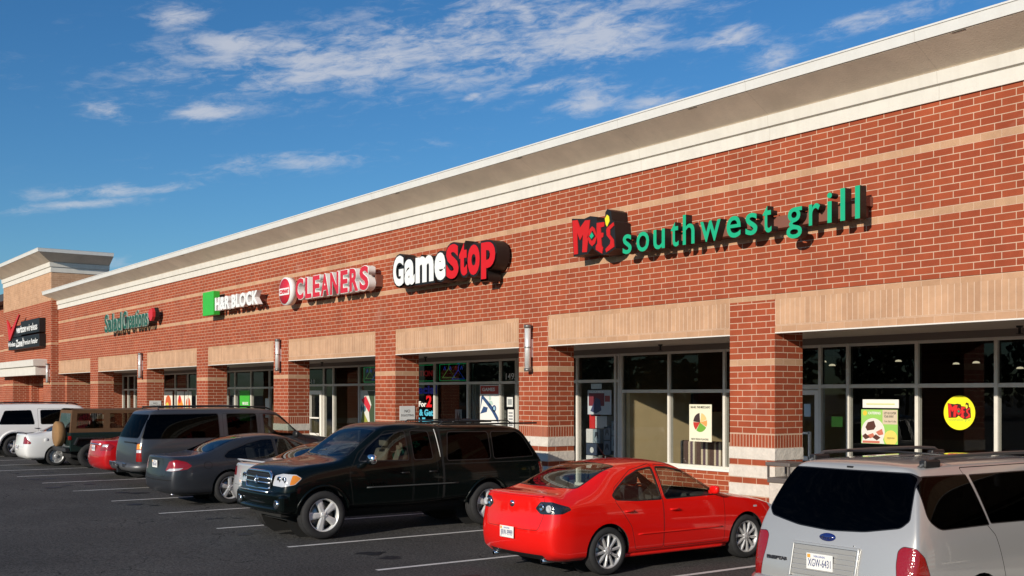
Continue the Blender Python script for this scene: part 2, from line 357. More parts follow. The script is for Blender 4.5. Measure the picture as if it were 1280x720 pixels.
_ADV = {}
def text_mesh(ch, size, extr=.01, off=0, sx=1, res=4, shear=0):
    cu = bpy.data.curves.new('letter', 'FONT'); cu.body = ch; cu.size = size; cu.extrude = extr; cu.offset = off; cu.resolution_u = res; cu.shear = shear
    cu.fill_mode = 'BOTH'
    o = bpy.data.objects.new('tmp', cu); COL.objects.link(o); bpy.context.view_layer.update()
    me = bpy.data.meshes.new_from_object(o); bpy.data.objects.remove(o); bpy.data.curves.remove(cu)
    if sx != 1:
        for v in me.vertices: v.co.x *= sx
    return me
def adv(ch):
    def w(t):
        if t not in _ADV:
            me = text_mesh(t, 1, 0); xs = [v.co.x for v in me.vertices]; _ADV[t] = max(xs) - min(xs); bpy.data.meshes.remove(me)
        return _ADV[t]
    return w('H' + ch + 'H') - w('HH')
ROTX = Matrix.Rotation(R(90), 4, 'X')
def letters(txt, x0, z0, width, cap, y, depth, face, ret, parent, off=0, name='letter', back=None, backoff=.05, backdepth=.06, shear=0, res=4, gs=1.0):
    """channel letters standing on the wall plane; x0 left, z0 baseline, total width, cap height. y = front face."""
    size = cap / .729
    tot = sum(adv(c) for c in txt) * size
    sx = width / tot; x = x0
    objs = []
    for c in txt:
        a = adv(c) * size * sx
        if c != ' ':
            def mk(o_, d_, yy, mats, nm):
                me = text_mesh(c, size, d_ / 2, o_, sx * gs, res, shear); me.transform(ROTX)
                me.transform(Matrix.Translation((x + a * (1 - gs) / 2, yy + d_ / 2, z0)))
                me.materials.clear()
                for q in mats: me.materials.append(q)
                for p in me.polygons: p.material_index = 0 if (p.normal.y < -.7 or len(mats) == 1) else 1; p.use_smooth = False
                ob = bpy.data.objects.new(nm, me); COL.objects.link(ob)
                if parent: ob.parent = parent
                return ob
            o = mk(off, depth, y, [face, ret], name); objs.append(o)
            if back:
                bo = mk(off + backoff, backdepth, y + .012, [back], 'letter_border')
                bo.parent = o
        x += a
    return objs
def flat_text(mb_name, txt, x0, z0, width, cap, y, mat, parent, off=0, lines=None, axis='-y', sx_fix=None):
    """one thin mesh of writing facing -Y (for posters, plates, panes)"""
    size = cap / .729
    me = text_mesh(txt, size, .0008, off, 1, 3); xs = [v.co.x for v in me.vertices]
    mn, mxx = min(xs), max(xs); k = width / (mxx - mn)
    for v in me.vertices: v.co.x = (v.co.x - mn) * k
    me.transform(ROTX); me.transform(Matrix.Translation((x0, y, z0)))
    me.materials.clear(); me.materials.append(mat)
    o = bpy.data.objects.new(mb_name, me); COL.objects.link(o)
    if parent: o.parent = parent
    return o

def letters_at(items, z0, cap, y, depth, face, ret, parent, off=0, res=4):
    size = cap / .729
    for c, x0, w in items:
        me = text_mesh(c, size, depth / 2, off, 1, res); xs = [v.co.x for v in me.vertices]; a, b = min(xs), max(xs)
        for v in me.vertices: v.co.x = (v.co.x - a) / (b - a) * w
        me.transform(ROTX); me.transform(Matrix.Translation((x0, y + depth / 2, z0))); me.materials.clear(); me.materials.append(face); me.materials.append(ret)
        for p in me.polygons: p.material_index = 0 if p.normal.y < -.7 else 1
        o = bpy.data.objects.new('letter', me); COL.objects.link(o); o.parent = parent

def letters_fit(items, y, depth, face, ret, parent, off=0, back=None, backoff=.04, backdepth=.06, res=4):
    """channel letters, each stretched to its own box (char, x0, x1, z0, z1)"""
    for c, x0, x1, z0, z1 in items:
        def mk(o_, d_, yy, mats, nm, grow=0):
            me = text_mesh(c, .9, d_ / 2, o_, 1, res); xs = [v.co.x for v in me.vertices]; ys = [v.co.y for v in me.vertices]; a, b, p, q = min(xs), max(xs), min(ys), max(ys)
            for v in me.vertices: v.co.x = (v.co.x - a) / (b - a) * (x1 - x0 + 2 * grow) - grow; v.co.y = (v.co.y - p) / (q - p) * (z1 - z0 + 2 * grow) - grow
            me.transform(ROTX); me.transform(Matrix.Translation((x0, yy + d_ / 2, z0))); me.materials.clear()
            for m_ in mats: me.materials.append(m_)
            for f in me.polygons: f.material_index = 0 if (f.normal.y < -.7 or len(mats) == 1) else 1
            o = bpy.data.objects.new(nm, me); COL.objects.link(o); o.parent = parent; return o
        o = mk(off, depth, y, [face, ret], 'letter')
        if back: bo = mk(off + backoff, backdepth, y + .012, [back], 'letter_border', backoff); bo.parent = o
# ================================================================ SETTING
def smooth01(t): t = max(0, min(1, t)); return t * t * (3 - 2 * t)
def ZG(x): return .135 * smooth01((-13 - x) / 17)          # the lot rises gently towards the far end
asph = asphalt_mat()
def ground_sheet():
    xs = [-1500, -400, -120] + [-60 + 3 * i for i in range(24)] + [60, 300, 1500]
    ys = [-1500, -300, -80, -20, -7, -1.0, 0, 40, 300, 1500]
    m = MB(); vs = [(x, y, ZG(x)) for y in ys for x in xs]; n = len(xs)
    fs = [(j * n + i, j * n + i + 1, (j + 1) * n + i + 1, (j + 1) * n + i) for j in range(len(ys) - 1) for i in range(n - 1)]
    m.add(vs, fs, 0, True); o = m.build('ground', asph); tag(o, kind='structure')
ground_sheet()

M_line = pmat('line_paint', (.50, .49, .46), .8, noise=.45, nscale=9)
def worn_line_mat():
    m = bpy.data.materials.new('worn_line'); nt, N, L, b = nodes(m)
    tc = N.new('ShaderNodeTexCoord'); n = N.new('ShaderNodeTexNoise'); L.new(tc.outputs['Object'], n.inputs['Vector']); n.inputs['Scale'].default_value = 38; n.inputs['Detail'].default_value = 6; n.inputs['Roughness'].default_value = .7
    n2 = N.new('ShaderNodeTexNoise'); L.new(tc.outputs['Object'], n2.inputs['Vector']); n2.inputs['Scale'].default_value = 2.2; n2.inputs['Detail'].default_value = 3
    ad = N.new('ShaderNodeMath'); ad.operation = 'ADD'; L.new(n.outputs[0], ad.inputs[0]); L.new(n2.outputs[0], ad.inputs[1])
    r = N.new('ShaderNodeMapRange'); L.new(ad.outputs[0], r.inputs['Value']); r.inputs['From Min'].default_value = 1.08; r.inputs['From Max'].default_value = 1.28
    mx = N.new('ShaderNodeMix'); mx.data_type = 'RGBA'; L.new(r.outputs[0], mx.inputs['Factor']); mx.inputs['A'].default_value = (.62, .61, .58, 1); mx.inputs['B'].default_value = (.16, .155, .15, 1)
    L.new(mx.outputs['Result'], b.inputs['Base Color']); b.inputs['Roughness'].default_value = .85
    return m
M_wl = worn_line_mat()
def lines():
    lm = MB()
    for k in range(-4, 14):
        X = -13.28 - 2.743 * k; y0 = -6.63 - .42 * smooth01((-13 - X) / 17); y1 = -1.25
        n = 3
        for i in range(n):
            a = y0 + (y1 - y0) * i / n; b = y0 + (y1 - y0) * (i + 1) / n
            z = ZG(X) + .005
            lm.add([(X - .05, a, z), (X + .05, a, z), (X + .05, b, z), (X - .05, b, z)], [(0, 1, 2, 3)])
    tag(lm.build('parking_line', M_wl), kind='structure')
lines()
M_conc = pmat('sidewalk_concrete', (.42, .37, .32), .9, noise=.25, nscale=3, bump=.2)
m = MB(); m.box(-90, 16, -.62, 3.1, -.1, .2)
sw = m.build('sidewalk', M_conc, bevel=.015); tag(sw, kind='structure')
m = MB(); m.box(-90, 16, -.78, -.625, -.1, .195); tag(m.build('kerb', pmat('kerb_concrete', (.5, .48, .44), .85, noise=.3, nscale=4), bevel=.02), kind='structure')

# ---------------------------------------------------------------- main building
BW = brick_mat('brick_wall', 'wall'); BP = brick_mat('brick_pillar', 'pillar'); BL = brick_mat('brick_lintel', 'lintel'); BT = brick_mat('brick_tower', 'tower'); BB = brick_mat('brick_beige', 'beige')
M_frieze = pmat('frieze_white', (.69, .655, .59), .7, noise=.07, nscale=2.5, bump=.05, bscale=30, streak=.13)
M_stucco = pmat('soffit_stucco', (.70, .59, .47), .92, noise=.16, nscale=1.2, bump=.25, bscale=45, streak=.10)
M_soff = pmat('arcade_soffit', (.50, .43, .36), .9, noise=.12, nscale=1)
M_fascia = pmat('fascia_metal', (.68, .67, .64), .5, noise=.05, nscale=3, streak=.08)
M_dark = pmat('dark_gap', (.03, .028, .025), .8)
M_stone = pmat('cut_stone', (.66, .60, .52), .85, noise=.14, nscale=7, bump=.7, bscale=14)
M_alu = pmat('frame_aluminium', (.70, .67, .60), .5, noise=.08, nscale=6)
M_gl = glass('store_glass', (.90, .91, .90), refl=.5)
M_gl2 = glass('transom_glass', (.42, .44, .44), refl=.5)
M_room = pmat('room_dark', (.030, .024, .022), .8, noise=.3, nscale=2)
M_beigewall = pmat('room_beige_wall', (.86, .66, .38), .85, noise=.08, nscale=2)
M_steel = pmat('lintel_steel', (.74, .70, .64), .5)
M_roof = pmat('roof_membrane', (.4, .39, .37), .9, noise=.2)
M_black = pmat('black_plastic', (.012, .012, .013), .45)
M_white = pmat('white_paint', (.78, .77, .74), .5, noise=.05, nscale=5)

mall = empty('shop_building', (-20, 0, 0), 0, 'long red brick strip of shops with beige bands, white cornice and covered walkway', 'building')
def P_(mb, name, mat, parent=None, **k):
    o = mb.build(name, mat, None, **k); p = parent or mall
    o.parent = p
    if p.type == 'EMPTY': o.matrix_parent_inverse = Matrix.Translation(-Vector(p.location))
    return o
def world_loc(p):
    v = Vector(p.location)
    while p.parent: p = p.parent; v += Vector(p.location)
    return v
XW0, XW1 = -56.7, 14.0
pill = [(-1.10, 0.0), (-7.05, -6.05), (-13.09, -12.12), (-19.08, -18.08), (-25.30, -24.28), (-31.59, -30.55), (-38.06, -37.01), (-44.63, -43.47), (-51.24, -50.06)]
pill = [(5.0, 6.05)] + pill
ZT = 3.99
# front wall skin above the arcade, thick
m = MB(); m.box(XW0, XW1, 0, .3, ZT, 6.47); P_(m, 'wall', BW)
m = MB(); m.box(XW0, XW1, 17.7, 18, 0, 6.47); m.box(XW1 - .3, XW1, .3, 17.7, 0, 6.47); m.box(XW0, XW0 + .3, .31, 17.7, 0, 6.47); P_(m, 'wall', BW)
m = MB(); m.box(XW0, XW1, .3, 17.7, 6.3, 6.45); P_(m, 'roof', M_roof)
for i, (a, b) in enumerate(pill):
    m = MB(); top = ZT if not (-14 < a < 6) else 3.9
    m.box(a, b, 0, .68, .2, top)
    o = P_(m, 'pillar', [BP])
    if top < ZT: m2 = MB(); m2.box(a, b, .004, .3, top + .001, ZT - .001); P_(m2, 'lintel', BL)
    s = MB()
    e = .012
    for (z0, z1) in ((1.3, 1.5), (1.0, 1.2), (.7, .9), (.4, .6), (.2, .3)): s.box(a - e, b + e, -e, .68 + e, z0 + .003, z1 - .003)
    so = P_(s, 'base_stone', M_stone, bevel=.006)
edges = [XW0] + [v for ab in sorted(pill) for v in ab] + [XW1]
for i in range(0, len(edges), 2):
    a, b = edges[i], edges[i + 1]
    m = MB(); m.box(a, b, .012, .3, 3.372, ZT - .001); P_(m, 'lintel', BL)
    m = MB(); m.box(a, b, .006, .16, 3.352, 3.371); P_(m, 'lintel_angle', M_steel)
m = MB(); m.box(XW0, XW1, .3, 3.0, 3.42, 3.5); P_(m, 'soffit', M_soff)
# header strip above the shop windows
m = MB(); m.box(XW0, XW1, 2.93, 3.08, 3.30, 3.42); P_(m, 'window_header', pmat('header', (.20, .17, .145), .8))

def sweep(path, prof, mats, mis, smooth=False):
    """profile (outward, z) swept along a path of corners; outward is to the right-hand side of travel"""
    mb = MB(); P = [Vector(p) for p in path]; n = len(P); offs = []
    for i in range(n):
        d0 = (P[i] - P[i - 1]).normalized() if i else None; d1 = (P[i + 1] - P[i]).normalized() if i < n - 1 else None
        n0 = Vector((d0.y, -d0.x)) if d0 is not None else None; n1 = Vector((d1.y, -d1.x)) if d1 is not None else None
        if n0 is None: o = n1
        elif n1 is None: o = n0
        else: o = (n0 + n1) / (1 + n0.dot(n1))
        offs.append(o)
    k = len(prof); vs = []
    for i in range(n):
        for (p, z) in prof: q = P[i] + offs[i] * p; vs.append((q.x, q.y, z))
    for i in range(n - 1):
        for j in range(k - 1): mb.add([vs[i * k + j], vs[(i + 1) * k + j], vs[(i + 1) * k + j + 1], vs[i * k + j + 1]], [(0, 1, 2, 3)], mis[j])
    mb.add([vs[j] for j in range(k)], [tuple(range(k))], mis[0]); mb.add([vs[(n - 1) * k + j] for j in range(k)], [tuple(range(k))], mis[0])
    return mb
path = [(XW0, .3), (XW0, 0), (XW1, 0)]
fz = sweep(path, [(0, 6.47), (.035, 6.47), (.035, 6.665), (.02, 6.675), (.075, 6.69), (.095, 6.86), (.06, 6.875), (0, 6.875)], None, [0] * 7); P_(fz, 'frieze', M_frieze)
so = sweep(path, [(0, 6.87), (.065, 6.877), (.575, 7.165), (.575, 7.2), (0, 7.2)], None, [0] * 4); P_(so, 'eave_soffit', M_stucco)
fa = sweep(path, [(.0, 7.2), (.574, 7.2), (.574, 7.175), (.60, 7.175), (.615, 7.315), (.63, 7.32), (.63, 7.345), (.3, 7.36), (0, 7.36)], None, [0] * 8); P_(fa, 'eave_fascia', M_fascia)
# little joints in the fascia (expansion clips seen under the edge)
for x in (-8.6, -13.5, -18.4, -23.3, -28.2, -33.1, -38.0, -42.9, -47.8, -52.7):
    m = MB(); m.box(x, x + .20, -.572, -.545, 7.158, 7.172); P_(m, 'eave_vent', M_dark)

# ---------------------------------------------------------------- rooms behind the glass
YR = 11.0
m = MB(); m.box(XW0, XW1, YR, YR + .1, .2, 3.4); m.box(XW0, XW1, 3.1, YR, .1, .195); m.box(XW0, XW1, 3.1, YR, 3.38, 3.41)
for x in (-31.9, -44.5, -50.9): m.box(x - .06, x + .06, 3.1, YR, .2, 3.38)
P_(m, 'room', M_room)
m = MB(); m.box(-19.14, -19.02, 3.08, YR, .2, 3.378); P_(m, 'partition', M_beigewall)
M_tan = pmat('room_tan', (.20, .165, .075), .85, noise=.1)
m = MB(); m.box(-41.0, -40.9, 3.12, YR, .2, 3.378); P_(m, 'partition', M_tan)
M_slat = pmat('slat_grey', (.42, .43, .40), .7)
m = MB()
for k in range(22): m.box(-25.42, -25.36, 3.15, 6.5, .3 + k * .14, .42 + k * .14)
m.box(-25.50, -25.425, 3.12, YR, .2, 3.378)
P_(m, 'partition', M_slat)

def storefront(xs, zt=2.66, door=None, knee=None, x0=None, x1=None, ztop=3.30):
    """aluminium frame with one glazing mesh; door = (xa, xb) bay left for a door"""
    f = MB(); g = MB(); g2 = MB(); a, b = xs[0], xs[-1]; w = .032
    zb = knee if knee else .2
    f.box(a, b, 2.95, 3.05, ztop - .055, ztop - .001); f.box(a, b, 2.952, 3.048, zt - .035, zt + .035)
    for i, x in enumerate(xs):
        f.box(x - w, x + w, 2.94, 3.06, zb, ztop - .002)
    f.box(a, b, 2.951, 3.049, zb, zb + .07)
    for i in range(len(xs) - 1):
        p, q = xs[i], xs[i + 1]
        g2.box(p + w, q - w, 2.995, 3.003, zt + .035, ztop - .055)
        if door and abs(p - door[0]) < .01: continue
        g.box(p + w, q - w, 2.995, 3.003, zb + .07, zt - .035)
    fo = P_(f, 'storefront_window', M_alu, bevel=.004)
    go = P_(g, 'pane', M_gl, fo); P_(g2, 'pane', M_gl2, fo)
    if knee:
        k = MB(); k.box(a, b, 2.93, 3.07, .2, knee - .002); P_(k, 'knee_wall', BW, fo)
        k = MB(); k.box(a, b, 2.90, 2.949, knee - .03, knee + .02); P_(k, 'sill', M_white, fo)
    if door:
        p, q = door; d = MB(); p += w + .01; q -= w + .01; t = .085; zt2 = 2.45
        d.box(p, p + t, 2.955, 3.045, .21, zt2); d.box(q - t, q, 2.955, 3.045, .21, zt2); d.box(p + t, q - t, 2.956, 3.044, zt2 - .09, zt2); d.box(p + t, q - t, 2.956, 3.044, .21, .42)
        do = P_(d, 'door', pmat('door_cream', (.78, .75, .68), .45), bevel=.004)
        gg = MB(); gg.box(p + t, q - t, 2.996, 3.003, .42, zt2 - .09); P_(gg, 'pane', M_gl, do)
        h = MB(); h.box(p + .14, q - .14, 2.90, 2.925, 1.62, 1.66); h.box(p + .12, q - .12, 2.90, 2.925, 1.12, 1.2); h.box(p + .16, p + .19, 2.9, 2.955, 1.1, 1.67); h.box(q - .19, q - .16, 2.9, 2.955, 1.1, 1.67); P_(h, 'handle', pmat('door_cream', (.78, .75, .68)), do)
        f2 = MB(); f2.box(door[0] + w, door[1] - w, 2.96, 3.04, zt2 + .012, zt - .036); P_(f2, 'transom', M_alu, do)
storefront([-14.6, -13.59, -12.96, -11.53, -10.07, -8.86, -7.4, -6.0], 2.52, (-14.6, -13.59))
storefront([-19.18, -17.63, -16.01, -14.63], 2.44, None, .82)
storefront([-23.2, -22.0, -20.76, -19.38, -19.25], 2.68)
storefront([-30.28, -28.75, -27.19, -25.48, -23.94, -23.23], 2.68)
storefront([-35.6, -34.21, -33.5, -31.72, -30.31], 2.68, (-35.37, -34.21) if False else None)
storefront([-44.3, -42.83, -41.93, -40.35, -38.65, -37.2, -35.63], 2.62)
storefront([-51.9, -50.36, -48.77, -47.17, -46.12, -44.33], 2.60)
storefront([-56.35, -55.51, -54.51, -53.2, -51.93], 2.60)
storefront([-5.97, -4.5, -3.0, -1.5, 0, 1.5, 3.0, 4.5, 6, 7.5, 9, 10.5, 12, 13.6], 2.52)
# the cream door of the fifth bay
d = MB(); p, q = -35.3, -34.28; t = .13
d.box(p, p + t, 2.90, 2.99, .21, 2.5); d.box(q - t, q, 2.90, 2.99, .21, 2.5); d.box(p + t, q - t, 2.901, 2.989, 2.37, 2.5); d.box(p + t, q - t, 2.901, 2.989, .21, .45)
do = P_(d, 'door', pmat('door_cream', (.78, .75, .68), .45), bevel=.004)
h = MB(); h.box(p + .1, q - .1, 2.85, 2.885, 1.55, 1.6); h.box(p + .1, q - .1, 2.85, 2.885, .98, 1.06); h.box(p + .15, p + .19, 2.86, 2.90, .98, 1.6); P_(h, 'handle', pmat('door_cream', (.78, .75, .68)), do)

# ---------------------------------------------------------------- corner tower at the far end
YT = -.33; TX0, TX1 = -67.2, -56.71
tower = empty('corner_building', (-62, 3, 0), 0, 'tall corner block of red and beige brick with flared white cornice at the far left', 'building')
m = MB(); m.box(TX0, TX1, YT, 2.4, 4.0, 8.27); m.box(TX0, TX1 - .02, YT + .01, 2.39, 8.265, 9.0)
m.box(TX0, -64.9, YT, .5, .2, 4.0); m.box(-58.25, TX1, YT, .9, .2, 4.0); P_(m, 'wall', BT, tower)
m = MB(); m.box(-66.5, -58.25, .9, 1.0, .2, 4); m.box(-64.9, -64.4, .5, 3.2, .2, 4); P_(m, 'wall', BT, tower)
m = MB(); m.box(-61.5, -58.4, .84, .88, .2, 3.3); P_(m, 'window', M_gl, tower)
m = MB()
for x in (-61.5, -60.2, -58.9): m.box(x, x + .08, .78, .84, .2, 3.3)
m.box(-61.5, -58.4, .785, .835, 2.6, 2.68); P_(m, 'window_frame', M_white, tower)
tp = [(TX0, 3.2), (TX0, YT), (TX1, YT), (TX1, 2.4)]
P_(sweep(tp, [(0, 8.27), (.03, 8.27), (.03, 8.50), (.02, 8.51), (.08, 8.53), (.10, 8.74), (0, 8.75)], None, [0] * 6), 'frieze', M_frieze, tower)
P_(sweep(tp, [(0, 8.74), (.085, 8.752), (.75, 9.12), (.75, 9.15), (0, 9.15)], None, [0] * 4), 'eave_soffit', M_stucco, tower)
P_(sweep(tp, [(0, 9.15), (.749, 9.15), (.749, 9.13), (.78, 9.13), (.80, 9.28), (.81, 9.30), (0, 9.33)], None, [0] * 6), 'eave_fascia', M_fascia, tower)
m = MB(); m.box(TX0, TX1, YT, 2.4, 9.0, 9.1); P_(m, 'roof', M_roof, tower)
cp = [(-66.6, YT), (-66.6, -.72), (-57.75, -.72), (-57.75, YT)]
m = sweep(cp, [(0, 3.32), (.12, 3.32), (.12, 3.72), (.10, 3.73), (.24, 3.76), (.26, 4.05), (.20, 4.08), (0, 4.1)], None, [0] * 7)
m.box(-66.6, -57.75, -.72, YT, 3.33, 4.09); P_(m, 'canopy', M_frieze, tower)
# long low wing beyond the tower
wing = empty('brick_wing', (-80, 2, 0), 0, 'darker brick wing just past the corner block, only a sliver at the left edge', 'building')
m = MB(); m.box(-100, -67.4, .4, 12, .1, 7.6); P_(m, 'wall', BW, wing)
m = MB(); m.box(-100, -67.35, -.3, 12, 7.6, 8.0); P_(m, 'roof', pmat('roof_dark', (.06, .06, .065), .6), wing)

# ---------------------------------------------------------------- wall lights
M_lampmetal = pmat('lamp_metal', (.70, .70, .68), .35, metal=.3)
def wall_light(x, y, z0, z1, label):
    t = empty('wall_light', (x, y, z0), 0, label, 'wall light', 'tube lights on the brick pillars')
    h = z1 - z0
    m = MB(); m.lathe([(0, .001), (0, .066), (h, .066), (h, .001)], (0, -.11, 0), 'z', 24); m.build('shade', M_lampmetal, t)
    m = MB()
    for k in (2,): m.lathe([(h * (.1 + .2 * k), .0665), (h * (.1 + .2 * k), .074), (h * (.1 + .2 * k) + .03, .074), (h * (.1 + .2 * k) + .03, .0665)], (0, -.11, 0), 'z', 24)
    m.build('louvre', pmat('lamp_ring', (.35, .34, .33), .4, metal=.5), t)
    for s in (0, h - .04):
        m = MB(); m.lathe([(s - .015, .001), (s - .015, .078), (s + .055, .078), (s + .055, .001)], (0, -.11, 0), 'z', 24); m.build('cap', pmat('lamp_cap', (.22, .21, .20), .4, metal=.6), t)
    m = MB(); m.box(-.04, .04, -.06, 0, h * .3, h * .7); m.build('bracket', M_lampmetal, t)
wall_light(-18.62, 0, 2.86, 3.80, 'nearest and largest silver tube light, on the pillar right of the game shop sign')
wall_light(-31.07, 0, 3.08, 4.0, 'silver tube light on the pillar just below the start of the red dry cleaning sign')
wall_light(-43.95, 0, 3.02, 3.98, 'slim silver tube light on the pillar between the salad shop sign and the green square')
wall_light(-57.0, YT, 2.95, 3.85, 'slim white tube light on the corner block beside its white canopy')
for (x,) in ((-7.0 + .4,),): wall_light(x, 0, 2.86, 3.80, 'silver tube light on the brick pillar right of the yellow disc window')

# ---------------------------------------------------------------- things in the background behind the camera (seen only mirrored in glass)
def tree_belt():
    rnd = random.Random(3); m = MB()
    for k in range(46):
        x = -170 + k * 6 + rnd.uniform(-2, 2); y = -92 + rnd.uniform(-6, 6); h = rnd.uniform(6, 10.5)
        for q in range(420):
            a = rnd.uniform(0, 2 * math.pi); rr = rnd.random() ** .5 * 3.6; z = 1.2 + (h - 1.2) * rnd.random() ** .8
            rr *= (1 - ((z - h * .55) / (h * .62)) ** 2) ** .5 if abs(z - h * .55) < h * .62 else .2
            c = Vector((x + math.cos(a) * rr, y + math.sin(a) * rr, z)); s = rnd.uniform(.15, .42)
            n = Vector((rnd.uniform(-1, 1), rnd.uniform(-1, 1), rnd.uniform(-1, 1))).normalized(); u = n.orthogonal().normalized() * s; v = n.cross(u)
            m.add([c - u - v, c + u - v, c + u + v, c - u + v], [(0, 1, 2, 3)])
        m.tube([(x, y, 0), (x, y, h * .6)], [.25, .1], 6)
    o = m.build('tree_belt', pmat('far_foliage', (.055, .075, .03), .8, noise=.4, nscale=.6)); tag(o, 'dark belt of trees across the car park, mirrored in the shop glass', 'trees', kind='stuff')
tree_belt()
# ================================================================ SHOP SIGNS
M_ret = pmat('sign_return_black', (.010, .009, .009), .5)
M_bar = pmat('raceway_brown', (.20, .075, .05), .6)
def raceway(t, x0, x1, z0, z1, y0=-.24, y1=-.004, mat=None, nm='raceway'):
    m = MB(); m.box(x0, x1, y0, y1, z0, z1); return m.build(nm, mat or M_bar, t, bevel=.004)
def poly_plate(m, poly, y0, y1, mi=0): return m.prism([(p[0], p[1]) for p in poly], y0, y1, 'y', mi)

# red and green restaurant sign -------------------------------------------------
LOGO = {'M': [(-16.773, 5.713), (-16.619, 5.706), (-16.539, 5.549), (-16.388, 5.669), (-16.246, 5.659), (-16.34, 5.065), (-16.475, 5.074), (-16.451, 5.406), (-16.539, 5.31), (-16.627, 5.465), (-16.607, 5.055), (-16.724, 5.054)],
'O': [(-16.184, 5.531), (-16.114, 5.487), (-16.036, 5.328), (-16.098, 5.203), (-16.184, 5.157), (-16.262, 5.221), (-16.317, 5.345), (-16.262, 5.485)],
'I': [(-16.172, 5.417), (-16.114, 5.342), (-16.184, 5.295), (-16.238, 5.352)],
'E': [(-16.048, 5.579), (-15.83, 5.57), (-15.838, 5.489), (-15.937, 5.481), (-15.929, 5.383), (-15.853, 5.372), (-15.868, 5.294), (-15.921, 5.285), (-15.906, 5.14), (-15.868, 5.096), (-15.895, 4.99), (-16.075, 5.083), (-16.075, 5.15), (-16.029, 5.195), (-16.052, 5.46)],
'S': [(-15.755, 5.454), (-15.575, 5.533), (-15.56, 5.47), (-15.672, 5.41), (-15.672, 5.316), (-15.568, 5.211), (-15.553, 5.082), (-15.777, 5.0), (-15.8, 5.064), (-15.672, 5.144), (-15.657, 5.211), (-15.762, 5.312), (-15.777, 5.403)],
'F': [(-15.755, 5.696), (-15.706, 5.66), (-15.687, 5.564), (-15.755, 5.474), (-15.789, 5.522), (-15.815, 5.63)],
'B': [(-16.801, 5.755), (-16.427, 5.707), (-16.254, 5.736), (-16.075, 5.7), (-16.048, 5.614), (-15.823, 5.593), (-15.815, 5.748), (-15.762, 5.801), (-15.65, 5.751), (-15.635, 5.582), (-15.557, 5.543), (-15.52, 5.054), (-15.762, 4.971), (-15.895, 4.965), (-16.098, 5.06), (-16.184, 5.137), (-16.32, 5.033), (-16.748, 5.018)]}
M_sred = pmat('sign_red', (.56, .010, .007), .4, noise=.05, nscale=3); M_sgreen = pmat('sign_green', (.012, .40, .20), .4, noise=.05, nscale=3); M_syel = pmat('sign_yellow', (.85, .70, .02), .4)
def logo(t, tf, y, d, mats):
    """backing plate, letters, dot and flame; tf maps logo coordinates to the wall"""
    m = MB(); poly_plate(m, [tf(p) for p in LOGO['B']], y + .012, y + d[0]); m.build('backing', mats[0], t)
    for k, nm, mi in (('M', 'letter', 1), ('O', 'letter', 1), ('E', 'letter', 1), ('S', 'letter', 1), ('F', 'flame', 2)):
        m = MB(); poly_plate(m, [tf(p) for p in LOGO[k]], y, y + d[1]); m.build(nm, mats[mi], t)
    cI = (-16.18, 5.357); big = lambda p, k: (cI[0] + (p[0] - cI[0]) * k, cI[1] + (p[1] - cI[1]) * k)
    m = MB(); poly_plate(m, [tf(big(p, 1.55)) for p in LOGO['I']], y - d[2], y - .0005); m.build('dot_ring', mats[0], t)
    m = MB(); poly_plate(m, [tf(p) for p in LOGO['I']], y - d[2] * 2, y - d[2] - .0005); m.build('dot', mats[3], t)
t = empty('restaurant_sign', (0, 0, 0), 0, 'long red and green restaurant sign in channel letters, rightmost sign on the wall', 'sign')
logo(t, lambda p: p, -.42, (.40, .1, .008), (M_ret, M_sred, M_syel, M_sgreen))
letters_at([('s', -15.34, .24), ('o', -14.97, .33), ('u', -14.53, .29), ('t', -14.09, .19), ('h', -13.8, .28), ('w', -13.39, .47), ('e', -12.79, .31), ('s', -12.38, .25), ('t', -12.02, .18)], 4.93, .535, -.40, .15, M_sgreen, M_ret, t, off=.006)
letters_at([('g', -11.54, .30), ('r', -11.11, .21), ('i', -10.77, .09), ('l', -10.53, .085), ('l', -10.27, .085)], 4.93, .50, -.40, .15, M_sgreen, M_ret, t, off=.006)
raceway(t, -15.3, -10.32, 4.99, 5.18)
raceway(t, -15.3, -15.0, 5.3, 5.36, -.1)
m = MB(); m.box(-10.33, -10.25, -.2, -.004, 5.14, 5.28); m.build('junction_box', M_bar, t)

# white and red game shop sign ---------------------------------------------------
t = empty('game_shop_sign', (0, 0, 0), 0, 'white and red condensed letter sign with thick black edges, middle of the wall', 'sign')
M_sw = pmat('sign_white', (.82, .82, .80), .4, noise=.04, nscale=4); M_sr2 = pmat('sign_scarlet', (.62, .006, .008), .4)
GS = [('G', -23.66, -23.16, 4.97, 5.70), ('a', -23.12, -22.65, 4.96, 5.57), ('m', -22.61, -21.81, 4.97, 5.58), ('e', -21.77, -21.3, 4.96, 5.59)]
GS2 = [('S', -21.26, -20.75, 4.95, 5.72), ('t', -20.73, -20.41, 4.98, 5.70), ('o', -20.39, -19.92, 4.96, 5.62), ('p', -19.87, -19.34, 4.84, 5.62)]
letters_fit(GS, -.42, .05, M_sw, M_ret, t, off=.042, back=M_ret, backoff=.045, backdepth=.34); letters_fit(GS2, -.43, .05, M_sr2, M_ret, t, off=.042, back=M_ret, backoff=.045, backdepth=.34)
raceway(t, -23.6, -19.45, 5.12, 5.55, -.35, -.004, M_ret)

